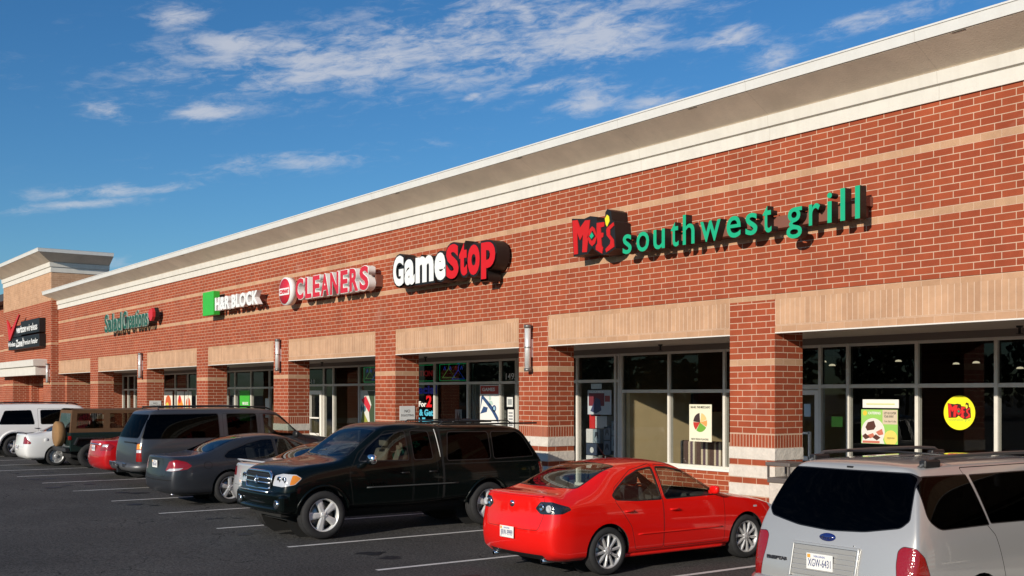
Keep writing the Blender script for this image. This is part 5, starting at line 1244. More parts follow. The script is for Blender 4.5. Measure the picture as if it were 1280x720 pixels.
# ---------------------------------------------------------------- silver people carrier, nearest
def silver_van():
    t = car('silver minivan with huge dark rear window and roof rails, nearest vehicle at lower right', -6.82, -5.42, name='parked_minivan', cat='minivan')
    P_ = paint('paint_silver', (.46, .455, .44), metal=.4, rough=.34); L = 5.1
    st = suv_st(L, .985, 1.745, belt=1.10, hood=1.03, yh=2.95, yc=4.05, xt=.70, zs=.26, nose=.70, slope=.30, low=.13, round_=.93)
    b = Body(st, 3, crease=(.15, .25)); ax = (1.02, 4.09)
    door(b, [(2.42, .34), (2.42, 1.64), (3.1, 1.62), (3.62, 1.36), (3.85, 1.10), (3.85, .34)]); door(b, [(1.52, .34), (1.30, 1.05), (1.20, 1.15), (1.10, 1.67), (2.38, 1.67), (2.38, .34)], gap=.008)
    side_glass(b, [(3.70, 1.13), (3.40, 1.38), (3.10, 1.55), (2.52, 1.59), (2.50, 1.13)], G_priv, .05); side_glass(b, [(1.27, 1.16), (1.19, 1.60), (2.32, 1.60), (2.34, 1.14)], G_priv, [.02, .02, .04, .04], .01)
    side_glass(b, [(.34, 1.24), (.36, 1.56), (.46, 1.61), (1.13, 1.605), (1.23, 1.15), (.46, 1.15)], G_priv, [.06, .08, .04, .01, .01, .08], .01)
    b.feat('rear', rp([(-.82, 1.235), (-.76, 1.17), (-.38, 1.11), (0, 1.09), (.38, 1.11), (.72, 1.17), (.78, 1.235), (.72, 1.60), (.66, 1.64), (-.68, 1.64), (-.75, 1.60)], [.02, .03, .05, .05, .05, .03, .02, .03, .03, .03, .03]), 'rear_window', G_priv, ring=.010, flt=lambda c, n: n.y < -.1 and c.y < .8)
    b.feat('rc', rp([(.78, .50), (.79, .85), (.82, .97), (.88, 1.01), (1.02, 1.00), (1.13, .92), (1.20, .76), (1.22, .50)], .03), 'tail_lamp', M_lr, ring=.006, flt=None)
    b.feat('top', rp([(-.78, 4.0), (-.66, 3.5), (-.62, 3.08), (.62, 3.08), (.66, 3.5), (.78, 4.0), (.4, 4.1), (-.4, 4.1)], .05), 'windscreen', G_mid, ring=.02, flt=lambda c, n: n.z > .1 and c.z > .9)
    b.feat('fc', rp([(.75, .66), (.78, .80), (1.4, .86), (1.35, .74), (1.0, .66)], .02), 'headlamp', M_lw, ring=.004)
    for yy in ax: b.hole(circ(yy, .335, .385))
    f = lambda x, z: b.yr(x, z)
    handle(t, b, 2.60, .98, P_); handle(t, b, 2.18, .98, P_); mirror(t, b, 3.60, 1.10, P_, 1.15, .03)
    # recessed panel round the plate
    zs_ = (.66, .94); m = MB(); y0 = f(0, .95) - .012; y1 = f(0, .62) - .012
    def yy_(z): return y1 + (y0 - y1) * (z - .62) / .33
    for (xa, xb, za, zb_) in ((-.38, .38, .935, .955), (-.38, .38, .60, .63), (-.38, -.36, .63, .935), (.36, .38, .63, .935)):
        v = [(xa, yy_(za) - .012, za), (xb, yy_(za) - .012, za), (xb, yy_(zb_) - .012, zb_), (xa, yy_(zb_) - .012, zb_)]; v += [(p[0], p[1] + .06, p[2]) for p in v]
        m.add(v, [(0, 1, 2, 3), (4, 7, 6, 5), (0, 4, 5, 1), (1, 5, 6, 2), (2, 6, 7, 3), (3, 7, 4, 0)])
    m.build('plate_surround', P_, t, bevel=.006)
    m = MB()
    for k in range(6): z = .655 + k * .046; m.box(-.355, .355, yy_(z) - .004 + .001 * (k % 2), yy_(z) + .04, z, z + .0457)
    m.build('plate_recess', P_, t, bevel=.004)
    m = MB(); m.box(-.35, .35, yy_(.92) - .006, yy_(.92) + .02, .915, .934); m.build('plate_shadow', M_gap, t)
    yb_ = f(0, 1.02); m = MB(); m.add([(0, yb_ - .014, 1.02)] + [(.088 * math.cos(k * math.pi / 16), yb_ - .012, 1.02 + .036 * math.sin(k * math.pi / 16)) for k in range(32)] + [(.094 * math.cos(k * math.pi / 16), yb_ + .01, 1.02 + .041 * math.sin(k * math.pi / 16)) for k in range(32)],
        [(0, 1 + k, 1 + (k + 1) % 32) for k in range(32)] + [(1 + k, 33 + k, 33 + (k + 1) % 32, 1 + (k + 1) % 32) for k in range(32)], 0, True); q = m.build('badge', pmat('badge_blue', (.008, .02, .13), .2, coat=1), t)
    flat_text('badge_writing', 'Ford', -.05, 1.006, .10, .030, yb_ - .016, M_chrome, q)
    badge_text(t, b, 'FREESTAR', -.70, .755, .27, .030, M_chrome, dy=.012)
    m = MB(); m.box(.30, .31, f(.3, .97) - .006, f(.3, .97), .965, .975); m.build('lock', M_chrome, t)
    m = MB(); m.box(-.035, .035, f(0, 1.675) - .01, f(0, 1.675), 1.665, 1.682); m.build('washer', M_black, t)
    bz = []
    for k in range(21): x = -.9 + .09 * k; bz.append((x, min(f(max(-.84, min(.84, x)), .5), .2) - .02 + .10 * max(0, abs(x) - .8), .52))
    zr = lambda x, y: b.z(x, y)
    for sx in (1, -1):
        m = MB(); pts = [(sx * .635, .55 + .24 * k, zr(.635, .55 + .24 * k) + (.0 if k in (0, 10) else .075)) for k in range(11)]; m.tube(pts, .018, 8); ro = m.build('roof_rail', pmat('rail_dark', (.10, .10, .10), .4, metal=.5), t)
        for yy in (.72, 2.75): m = MB(); z = zr(.635, yy); m.box(sx * .635 - .04, sx * .635 + .04, yy - .12, yy + .12, z - .02, z + .06); m.build('rail_foot', M_black, ro, bevel=.02)
    for yy in (1.15,): m = MB(); m.tube([(-.63, yy, zr(0, yy) + .035), (0, yy, zr(0, yy) + .05), (.63, yy, zr(0, yy) + .035)], .010, 8); m.build('cross_bar', M_black, t)
    yv = f(0, .80)
    b.finish(t, P_)
    m = MB(); vs = []
    m.tube([(-.93, .30, .50), (-.90, .10, .50), (-.78, -.005, .50), (-.4, -.05, .50), (.4, -.05, .50), (.78, -.005, .50), (.90, .10, .50), (.93, .30, .50)], .085, 14); m.build('rear_bumper', P_, t)
    wells(t, ax, .385, .335, .90, .55); put_wheels(t, .87, ax, .335, .22, .21, (7, 'thick'))
    m = MB(); m.box(-.75, .75, .3, 4.8, .22, .27); m.build('floor_pan', M_under, t)
    cabin(t, L, .72, 3.5, 1.0, .45, 1.0, M_seat_g, 2, 1.6, .5)
    plate(t, 'XGW-6431', -.02, .79, yv - .035)
silver_van()

# ---------------------------------------------------------------- dark pickup with cap
def pickup():
    t = car('very dark green pickup truck with black bed cap, parked nose out', -17.45, -1.22, math.pi, name='parked_pickup', cat='pickup truck')
    P_ = paint('paint_dark_green', (.0012, .0032, .003), rough=.3, coat=.38); L = 5.30; W = .975
    st = [(0, W * .88, .55, 1.13, 1.62, .70, 0, [.08, .02, 0, .03, .05, .24, .42]), (.12, W * .965, .52, 1.13, 1.69, .745, .01, [0, 0, 0, 0, .02, .18, .34]), (.45, W, .50, 1.13, 1.75, .77, .02, [0, 0, 0, 0, 0, .06, .16]),
          (.95, W, .50, 1.13, 1.775, .775, .03, None), (1.6, W, .50, 1.13, 1.78, .775, .03, None), (2.2, W, .48, 1.13, 1.785, .765, .03, None), (2.42, W, .46, 1.20, 1.82, .73, .03, None), (2.9, W, .44, 1.20, 1.835, .715, .035, None),
          (3.25, W, .44, 1.20, 1.825, .71, .035, None), (3.52, W, .44, 1.20, 1.74, .72, .035, None), (3.88, W, .44, 1.19, 1.47, .765, .035, None), (4.14, W, .44, 1.18, 1.275, .80, .03, None), (4.36, W, .44, 1.16, 1.235, .80, .03, None),
          (4.78, W * .99, .44, 1.12, 1.20, .79, .03, None), (5.08, W * .975, .44, 1.06, 1.145, .77, .025, None), (5.23, W * .94, .46, .96, 1.05, .73, .01, [0] * 7), (L, W * .84, .50, .80, .86, .64, 0, [-.05, -.02, 0, 0, -.01, -.02, -.02])]
    b = Body(st, 3); ax = (1.34, 4.60)
    door(b, [(2.93, .50), (2.93, 1.74), (3.35, 1.72), (3.9, 1.38), (4.12, 1.10), (4.12, .95), (4.05, .50)]); door(b, [(2.42, .50), (2.42, 1.73), (2.90, 1.745), (2.90, .50)])
    side_glass(b, [(3.93, 1.245), (3.74, 1.45), (3.44, 1.65), (2.99, 1.715), (2.99, 1.235)], G_mid, .035); side_glass(b, [(2.50, 1.24), (2.53, 1.70), (2.87, 1.715), (2.87, 1.235)], G_priv, .04)
    side_glass(b, [(1.28, 1.20), (1.28, 1.67), (2.12, 1.68), (2.20, 1.20)], G_priv, .05); side_glass(b, [(.30, 1.22), (.50, 1.57), (.62, 1.66), (1.20, 1.67), (1.20, 1.20)], G_priv, .05)
    b.feat('side', [(2.275, .5), (2.275, 1.90), (2.32, 1.90), (2.32, .5)], 'body', M_gap, flt=lambda c, n: True)
    b.feat('side', [(.02, 1.125), (2.29, 1.125), (2.29, 1.14), (.02, 1.14)], 'body', M_gap)
    b.feat('top', rp([(-.75, 4.08), (-.70, 3.80), (-.64, 3.48), (.64, 3.48), (.70, 3.80), (.75, 4.08), (.4, 4.17), (-.4, 4.17)], .05), 'windscreen', G_clear, ring=.02, flt=lambda c, n: n.z > .1 and c.z > .9)
    b.feat('rear', rp([(-.62, 1.2), (-.58, 1.6), (.58, 1.6), (.62, 1.2)], .05), 'rear_window', G_priv, ring=.02)
    b.feat('fc', rp([(.53, .875), (.55, 1.03), (.80, 1.07), (1.14, 1.06), (1.26, 1.0), (1.14, .90), (.85, .865)], .03), 'headlamp', M_lw, ring=.006)
    b.feat('fc', rp([(1.03, .895), (1.07, 1.05), (1.15, 1.045), (1.245, 1.0), (1.13, .905)], .02), 'indicator', M_la)
    b.feat('rc', rp([(.92, .80), (.92, 1.1), (1.1, 1.1), (1.12, .8)], .02), 'tail_lamp', M_lr)
    for yy in ax: b.hole(circ(yy, .405, .46))
    handle(t, b, 3.08, 1.02, M_black); handle(t, b, 2.52, 1.02, M_black)
    mirror(t, b, 3.80, 1.22, M_chrome, 1.2, .06)
    for sx in (1, -1):
        m = MB(); ys = [2.0 + .13 * k for k in range(15)]; m.tube([(sx * (b.x(q, .80) + .004), q, .80) for q in ys], .013, 6); m.build('side_moulding', pmat('strip_grey', (.05, .055, .055), .4), t)
        for yy in ax:
            m = MB(); pts = []
            for k in range(17):
                a = R(4) + (math.pi - R(8)) * k / 16; py, pz = yy + .465 * math.cos(a), .40 + .465 * math.sin(a); pts.append((sx * (max(b.x(py, min(pz, .86)), .90) + .008), py, pz))
            m.tube(pts, .020, 8); m.build('arch_trim', P_, t)
    for sx in (1, -1):
        m = MB(); m.tube([(sx * (b.x(2.34, q) + .004), 2.34 + .10 * max(0, q - 1.3), q) for q in (1.26, 1.36, 1.46, 1.56, 1.66, 1.74)], .009, 6); m.build('cab_edge_trim', pmat('trim_grey', (.40, .40, .38), .35), t)
    # door lettering on the flank that faces the camera (the vehicle's left) and its mirror side
    me_txt = [('T U N D R A', .30, .040, 3.62, .835)]
    for sx in (-1, 1):
        for tx, w, h, yc_, z in me_txt:
            me = text_mesh(tx, 1, .0008, .006); xs = [v.co.x for v in me.vertices]; k = w / (max(xs) - min(xs)); mid = (max(xs) + min(xs)) / 2; x0 = b.x(yc_, z) + .006
            for v in me.vertices: v.co = Vector((sx * x0, yc_ + sx * (v.co.x - mid) * k, z + v.co.y * h / .729))
            me.materials.append(M_white); o = bpy.data.objects.new('badge', me); COL.objects.link(o); o.parent = t
    hl = [(x, z, b.yf(x, z)) for x, z in ((.66, .97), (.80, .965), (-.66, .97), (-.80, .965))]
    b.finish(t, P_)
    wells(t, ax, .455, .40, .90, .5); put_wheels(t, .86, ax, .39, .26, .262, (5, 'wide'), pmat('alloy_bright', (.72, .72, .71), .4, metal=.3))
    m = MB(); m.box(-.62, .62, .2, 5.2, .36, .46); m.box(-.45, .45, .3, 5.0, .28, .36); m.build('chassis', M_under, t)
    for x, z, y in hl:
        m = MB(); m.lathe([(.004, .001), (.006, .040), (.012, .052), (-.004, .058)], (x, y, z), 'y', 20); m.build('lamp_reflector', M_chrome, t)
    # grille, bumper, fog lamps
    g = MB(); g.box(-.47, .47, L - .05, L + .015, .83, 1.06); go = g.build('grille', M_black, t, bevel=.02)
    m = MB(); pts = [(-.49, L + .01, .84), (-.49, L + .0, 1.05), (-.42, L - .01, 1.085), (.42, L - .01, 1.085), (.49, L + .0, 1.05), (.49, L + .01, .84), (.42, L + .03, .81), (-.42, L + .03, .81), (-.49, L + .01, .84)]; m.tube(pts, .024, 8); m.build('grille_frame', M_chrome, go)
    for z in (.91, .985): m = MB(); m.tube([(-.48, L + .022, z), (0, L + .045, z), (.48, L + .022, z)], .017, 8); m.build('grille_bar', M_chrome, go)
    m = MB(); m.lathe([(0, .07), (.012, .062), (.0, .054)], (0, L + .05, .95), 'y', 28); m.tube([(-.05, L + .06, .965), (0, L + .06, .935), (.05, L + .06, .965)], .008, 6); m.tube([(0, L + .06, 1.0), (0, L + .06, .90)], .008, 6); m.build('badge', M_chrome, go)
    def bar(name, z0, z1, d, mat, w=.93):
        m = MB(); n = 20; vs = []
        for k in range(n + 1):
            x = -w + 2 * w * k / n; y = L + d - .07 * (x / w) ** 2 - .30 * max(0, abs(x / w) - .78) ** 1.2 * 3
            h = .03; vs += [(x, y - .10, z0), (x, y, z0 + h), (x, y + .012, (z0 + z1) / 2), (x, y, z1 - h), (x, y - .10, z1)]
        fs = [(k * 5 + j, (k + 1) * 5 + j, (k + 1) * 5 + j + 1, k * 5 + j + 1) for k in range(n) for j in range(4)]
        m.add(vs, fs, 0, True); m.add([vs[0], vs[1], vs[2], vs[3], vs[4]], [(0, 1, 2, 3, 4)]); m.add(vs[-5:], [(0, 1, 2, 3, 4)]); return m.build(name, mat, t)
    bar('front_bumper', .62, .80, .10, P_, .95); bar('bumper_intake', .54, .64, .05, M_black, .62); bar('bumper_apron', .43, .56, .08, P_, .90)
    m = MB(); m.tube([(-.60, L + .10, .775), (0, L + .135, .775), (.60, L + .10, .775)], .018, 8); m.build('bumper_strip', M_chrome, t)
    for sx in (1, -1):
        m = MB(); m.box(sx * .62, sx * .93, L - .32, L + .03, .45, .74); m.build('bumper_corner', P_, t, bevel=.05)
        m = MB(); m.lathe([(.0, .075), (.02, .07), (.022, .055), (.01, .001)], (sx * .74, L + .03, .585), 'y', 24); m.build('fog_lamp', M_chrome, t)
    m = MB(); m.box(-.9, .9, -.10, .06, .50, .72); m.build('rear_bumper', M_chrome, t, bevel=.03)
    for sx in (1, -1): m = MB(); m.box(sx * .72, sx * .76, .12, 2.2, 1.80, 1.83); m.build('cap_rail', M_black, t)
    m = MB(); m.tube([(-.66, .9, 1.86), (.66, .9, 1.86)], .012, 6); m.tube([(-.66, 1.9, 1.86), (.66, 1.9, 1.86)], .012, 6); m.build('roof_rack', M_black, t)
    for sx in (1, -1): m = MB(); m.tube([(sx * .62, .6, 1.80), (sx * .62, .7, 1.87), (sx * .62, 2.1, 1.87), (sx * .62, 2.2, 1.80)], .012, 6); m.build('rack_bar', M_black, t)
    cabin(t, L, .70, 3.95, 2.5, .5, 1.10, M_seat_t, 2, 2.62, .66)
    wiper(t, [(.55, 4.10, 1.32), (.10, 4.02, 1.40)]); wiper(t, [(-.15, 4.12, 1.33), (-.62, 3.98, 1.38)])
    m = MB(); m.box(-.10, .10, 3.62, 3.66, 1.60, 1.66); m.build('rear_view_mirror', M_black, t)
pickup()

def generic_sedan(label, x, y, P_, L, W, H, lampmat, lamp, st_kw, dlo, ax, r, wheel, txt, glass_=G_clear, lamp_side=None, extras=None, seats=M_seat_g, plate_z=.62):
    t = car(label, x, y); b = Body(sedan_st(L, W, H, **st_kw)); k = dict(st_kw); yb, yr, yh, yc = k['yb'], k['yr'], k['yh'], k['yc']; belt, deck = k['belt'], k['deck']; xt = k['xt']
    mid, rear, front = dlo                                     # B pillar, rear tip, front tip
    zt = H - .115
    door(b, [(mid + .02, .30), (mid + .02, H - .06), (yh, H - .09), (front + .1, belt + .03), (front + .12, .30)]); door(b, [(ax[0] + .42, .58), (rear + .02, belt), (rear + .1, belt + .14), (yr + .1, H - .09), (mid, H - .06), (mid, .30), (ax[0] + .5, .30)])
    side_glass(b, [(front, belt + .02), (front - .25, belt + (zt - belt) * .48), (yh + .02, zt - .03), (mid + .4, zt), (mid + .06, zt), (mid + .06, belt + .015)], glass_)
    side_glass(b, [(mid - .02, zt), (yr + .3, zt - .01), (yr - .02, zt - .08), (rear + .12, belt + (zt - belt) * .42), (rear, belt + .07), (rear + .04, belt + .035), (rear + .4, belt + .015), (mid - .02, belt + .012)], glass_)
    b.feat('top', rp([(-W * .71, yc - .02), (-xt * .97, yh + .40), (-xt * .87, yh + .12), (xt * .87, yh + .12), (xt * .97, yh + .40), (W * .71, yc - .02), (.3, yc + .05), (-.3, yc + .05)], .05), 'windscreen', glass_, ring=.02, flt=lambda c, n: n.z > .1 and c.z > .75)
    b.feat('top', rp([(-W * .68, yb + .06), (-xt * .93, yb + (yr - yb) * .5), (-xt * .86, yr - .06), (xt * .86, yr - .06), (xt * .93, yb + (yr - yb) * .5), (W * .68, yb + .06), (.3, yb), (-.3, yb)], .06), 'rear_window', glass_, ring=.025, flt=lambda c, n: n.z > .1 and c.z > .75)
    b.feat('rear', rp([(-.62, deck + .2), (-.62, .78), (-.55, .60), (.55, .60), (.62, .78), (.62, deck + .2)], .05), 'boot_lid', None, gap=.005, flt=lambda c, n: n.y < -.35 and c.y < .5 and c.z < deck - .03)
    b.feat('rc', rp(lamp, .025), 'tail_lamp', lampmat, ring=.005)
    if lamp_side: b.feat('rc', rp(lamp_side[0], .02), 'reverse_lamp', lamp_side[1])
    b.feat('fc', rp([(.66, .60), (.72, .72), (1.25, .78), (1.2, .68), (.9, .60)], .02), 'headlamp', M_lw, ring=.004)
    for yy in ax: b.hole(circ(yy, r, r + .055))
    yp = b.yr(0, plate_z)
    handle(t, b, mid + .2, belt - .10, P_); handle(t, b, ax[0] + .42, belt - .09, P_); mirror(t, b, front - .02, belt + .01, P_, .95, .02)
    for sx in (1, -1): m = MB(); ys = [ax[0] + .5 + .13 * q for q in range(14)]; m.tube([(sx * (b.x(q, .52) + .002), q, .52) for q in ys], .014, 6); m.build('side_moulding', P_, t)
    fz = (W, b)
    if extras: extras(t, b)
    b.finish(t, P_)
    wells(t, ax, r + .055, r, W - .08, W - .38); put_wheels(t, W - .105, ax, r, .20, r * .68, wheel[0], wheel[1] if len(wheel) > 1 else None)
    m = MB(); m.box(-.70, .70, .3, L - .3, .19, .24); m.build('floor_pan', M_under, t)
    cabin(t, L, W - .2, yc - .25, yb + .3, .4, belt, seats, 2, yb + .55, .38)
    if txt: plate(t, txt, 0, plate_z, yp - .02)
    return t

# ---------------------------------------------------------------- charcoal saloon
def ex_charcoal(t, b):
    m = MB(); yk = .78; m.tube([(b.x(yk + .085 * math.cos(a), .82 + .075 * math.sin(a)) + .001, yk + .085 * math.cos(a), .82 + .075 * math.sin(a)) for a in [k * math.pi / 10 for k in range(21)]], .004, 6, cap=False); m.build('fuel_flap_line', M_gap, t)
    m = MB(); ys = [-.8 + .1 * k for k in range(17)]; m.tube([(q, b.yr(q, .52) - .004, .525) for q in ys], .008, 6); m.build('bumper_line', M_gap, t)
    exhaust(t, .55, .12, .22)
generic_sedan('charcoal grey saloon with teardrop red tail lamps beside the big grey wagon', -23.3, -6.30, paint('paint_charcoal', (.036, .040, .048), metal=.45, rough=.38, coat=.45), 5.02, .927, 1.43, M_lr,
    [(.56, .72), (.70, .90), (.95, .945), (1.20, .90), (1.34, .82), (1.25, .75), (.85, .71)], dict(deck=1.00, belt=.92, hood=.95, yb=.80, yr=1.75, yh=2.65, yc=3.65, xt=.60, nose=.62, zs=.20),
    (2.3, 1.15, 3.5), (1.26, 4.02), .335, ((5, 'thick'),), 'YRH-4417', glass_=G_mid, lamp_side=([(.60, .715), (.75, .765), (1.15, .775), (1.05, .735), (.85, .715)], M_lw), extras=ex_charcoal, plate_z=.84)

# ---------------------------------------------------------------- silver saloon between the charcoal one and the pickup
def ex_silver(t, b):
    m = MB(); ys = [-.62 + .124 * k for k in range(11)]; z = 1.045; m.tube([(-.66, .20, 1.0), (-.64, .13, z)] + [(q, .10, z + .012) for q in ys] + [(.64, .13, z), (.66, .20, 1.0)], .016, 8); m.build('boot_spoiler', paint('paint_pale_silver', (.60, .60, .60)), t)
    antenna(t, (.0, 1.65, 1.40), (.0, 1.35, 1.62))
generic_sedan('pale silver saloon with small boot spoiler, mostly hidden behind the dark pickup', -20.18, -5.62, paint('paint_pale_silver', (.60, .60, .60), metal=.4, rough=.32), 4.5, .86, 1.40, M_lr,
    [(.52, .76), (.56, .93), (.95, .94), (1.08, .86), (1.0, .77)], dict(deck=1.0, belt=.90, hood=.94, yb=.75, yr=1.6, yh=2.4, yc=3.3, xt=.57, nose=.60, zs=.20),
    (2.0, 1.05, 3.1), (.95, 3.52), .31, ((7, 'thin'),), 'KLD-2088', glass_=G_mid, extras=ex_silver)

# ---------------------------------------------------------------- red car with chrome strip, far
def ex_red(t, b):
    m = MB(); ys = [-.5 + .1 * k for k in range(11)]; m.tube([(q, b.yr(q, .90) - .006, .905) for q in ys], .022, 8); m.build('chrome_strip', M_chrome, t)
generic_sedan('dark red saloon with a chrome strip on its boot, left of the grey wagon', -31.0, -5.42, paint('paint_crimson', (.42, .006, .008), rough=.35), 4.55, .87, 1.40, M_lr,
    [(.50, .74), (.54, .90), (.95, .93), (1.12, .85), (1.0, .75)], dict(deck=1.0, belt=.90, hood=.94, yb=.75, yr=1.6, yh=2.4, yc=3.3, xt=.57, nose=.60, zs=.20),
    (2.0, 1.05, 3.1), (.95, 3.55), .31, ((7, 'thin'),), 'WBT-5501', glass_=G_mid, lamp_side=([(.62, .84), (.64, .90), (.92, .91), (.9, .85)], M_lw), extras=ex_red, plate_z=.80)

# ---------------------------------------------------------------- white saloon, far
def ex_white(t, b):
    m = MB(); yk = .62; m.lathe([(0, .001), (.0, .075), (-.012, .08)], (b.x(yk, .80) + .004, yk, .80), 'x', 20); m.build('fuel_flap', paint('paint_white', (.72, .72, .71)), t)
    m = MB(); m.tube([(-.6, .09, 1.0), (-.55, .07, 1.03), (.55, .07, 1.03), (.6, .09, 1.0)], .015, 8); m.build('boot_spoiler', M_black, t)
generic_sedan('small white saloon with triangular red tail lamps beside the jeep', -37.6, -5.9, paint('paint_white', (.72, .72, .71), rough=.4), 4.43, .855, 1.39, M_lr,
    [(.52, .70), (.54, .90), (.68, .92), (.98, .74), (.96, .70)], dict(deck=1.0, belt=.90, hood=.92, yb=.72, yr=1.55, yh=2.35, yc=3.3, xt=.57, nose=.58, zs=.20),
    (2.0, 1.0, 3.1), (.92, 3.56), .30, ((7, 'steel'),), 'ZTF-3920', glass_=G_mid, plate_z=.58, extras=ex_white)

def big_suv(label, x, y, P_, L, W, H, ax, r, wheel, wins, doors, kw, lamp, rails=True, extras=None, glass_=G_priv, fg=G_mid, lamp2=None, name='parked_wagon', cat='estate wagon'):
    t = car(label, x, y, name=name, cat=cat); b = Body(suv_st(L, W, H, **kw)); belt = kw['belt']; yh, yc, xt = kw['yh'], kw['yc'], kw['xt']
    for d in doors: door(b, d)
    for i, w in enumerate(wins): side_glass(b, w, fg if i == 0 else glass_, .05)
    b.feat('rear', rp([(-xt * .98, belt + .06), (-xt * .90, H - .15), (xt * .90, H - .15), (xt * .98, belt + .06)], .08), 'rear_window', glass_, ring=.015, flt=lambda c, n: n.y < -.1 and c.y < .9)
    b.feat('top', rp([(-W * .78, yc - .02), (-xt * .98, yh + .3), (-xt * .90, yh + .12), (xt * .90, yh + .12), (xt * .98, yh + .3), (W * .78, yc - .02), (.4, yc + .06), (-.4, yc + .06)], .05), 'windscreen', fg, ring=.02, flt=lambda c, n: n.z > .1 and c.z > .9)
    b.feat('rc', rp(lamp, .02), 'tail_lamp', M_lr, ring=.008)
    for p_, m_ in (lamp2 or []): b.feat('rc', rp(p_, .012), 'lamp_band', m_)
    for yy in ax: b.hole(circ(yy, r + .02, r + .085))
    mirror(t, b, yc - .35, belt + .03, P_ if extras is None else M_black, 1.2, .04)
    for q in doors: handle(t, b, min(p[0] for p in q) + .2, belt - .10, M_black)
    zr = [(yy, b.z(.60, yy)) for yy in (.6, 1.2, 1.9, 2.6, yh - .2)]
    if extras: extras(t, b)
    b.finish(t, P_)
    if rails:
        for sx in (1, -1): m = MB(); m.tube([(sx * .60, zr[0][0], zr[0][1])] + [(sx * .60, yy, z + .06) for yy, z in zr[0:]] + [(sx * .60, zr[-1][0] + .15, zr[-1][1])], .02, 8); m.build('roof_rail', M_black, t)
        for yy, z in (zr[1], zr[3]): m = MB(); m.tube([(-.6, yy, z + .07), (.6, yy, z + .07)], .015, 8); m.build('cross_bar', M_black, t)
    wells(t, ax, r + .085, r + .02, W - .07, W - .40); put_wheels(t, W - .12, ax, r, .25, r * .62, wheel)
    m = MB(); m.box(-.62, .62, .2, L - .3, .30, .42); m.build('chassis', M_under, t)
    cabin(t, L, W - .22, yc - .3, .8, .5, belt, M_seat_g, 2, yh - 1.4, .62)
    return t
def ex_wagon(t, b):
    m = MB(); m.tube([(-.85, .06, .50), (-.7, -.06, .50), (.7, -.06, .50), (.85, .06, .50), (.97, .35, .52)], .10, 12); m.build('rear_bumper', pmat('bumper_grey', (.10, .10, .105), .4, metal=.4), t)
    for x0, x1 in ((-.75, -.5), (-.45, -.28), (.3, .5)): m = MB(); m.box(x0, x1, -.175, -.155, .50, .60); m.build('bumper_step', M_chrome, t, bevel=.01)
    m = MB(); m.box(-.06, .06, -.2, .1, .36, .46); m.tube([(0, -.18, .46), (0, -.2, .56)], .025, 8); m.build('tow_hitch', M_black, t)
    wiper(t, [(.62, .06, 1.16), (.05, .09, 1.12)])
    for z in (.98,): m = MB(); m.box(-.03, .78, b.yr(0, 1.1) - .02, b.yr(0, 1.1) + .02, 1.075, 1.10); m.build('tailgate_trim', M_black, t)
    for sx in (1, -1): m = MB(); ys = [1.55 + .18 * q for q in range(16)]; m.tube([(sx * (b.x(q, .66) + .004), q, .66) for q in ys], .022, 6); m.build('side_moulding', P_wag, t)
P_wag = paint('paint_pewter', (.066, .072, .084), metal=.45, rough=.36, coat=.4)
big_suv('big pewter grey wagon with blacked out side glass and roof rails, behind the charcoal saloon', -27.62, -5.62, P_wag, 5.45, .985, 1.90, (1.22, 4.45), .375, (5, 'thick'),
    [[(4.18, 1.20), (3.95, 1.46), (3.62, 1.71), (3.22, 1.75), (3.22, 1.18)], [(2.25, 1.18), (2.25, 1.755), (3.02, 1.755), (3.02, 1.18)], [(.12, 1.18), (.34, 1.75), (2.02, 1.76), (2.02, 1.18)]],
    [[(3.12, .45), (3.12, 1.76), (3.65, 1.75), (4.1, 1.45), (4.32, 1.15), (4.32, .9), (4.05, .45)], [(2.14, .45), (2.14, 1.76), (3.08, 1.76), (3.08, .45)]],
    dict(belt=1.14, hood=1.17, yh=3.55, yc=4.35, xt=.76, zs=.38, slope=.34, low=.06, nose=.95, round_=.90), [(.80, .64), (.80, 1.06), (1.0, 1.08), (1.02, .64)], extras=ex_wagon, fg=G_clear,
    lamp2=[([(.805, .93), (.805, 1.05), (.995, 1.07), (1.0, .94)], M_la), ([(.805, .85), (.805, .915), (1.0, .925), (1.0, .855)], M_lw)])
def ex_far(t, b):
    for sx in (1, -1):
        for yy in (1.05, 4.1):
            m = MB(); pts = []
            for k in range(13):
                a = math.pi * k / 12; py, pz = yy + .52 * math.cos(a), .42 + .50 * math.sin(a); pts.append((sx * (max(.93, b.x(py, min(.95, pz))) - .01), py, pz))
            m.tube(pts, .05, 8); m.build('arch_flare', paint('paint_white_b', (.72, .72, .71)), t)
big_suv('white off road wagon with black side windows, furthest vehicle at the left edge', -43.6, -6.0, paint('paint_white_b', (.80, .80, .79), rough=.4), 5.1, .96, 1.90, (1.05, 4.1), .38, (5, 'thick'),
    [[(3.98, 1.18), (3.75, 1.42), (3.42, 1.62), (3.0, 1.66), (3.0, 1.17)], [(1.95, 1.17), (1.95, 1.66), (2.82, 1.67), (2.82, 1.17)], [(.55, 1.18), (.75, 1.64), (1.62, 1.66), (1.72, 1.17)]],
    [[(2.9, .48), (2.9, 1.72), (3.45, 1.7), (3.9, 1.4), (4.05, 1.12), (4.05, .48)], [(1.85, .9), (1.85, 1.72), (2.86, 1.72), (2.86, .48), (1.6, .48)]],
    dict(belt=1.12, hood=1.14, yh=3.35, yc=4.1, xt=.74, zs=.42, slope=.30, low=.06, nose=.92, round_=.9), [(.86, .72), (.86, 1.06), (1.03, 1.06), (1.05, .72)], extras=ex_far)

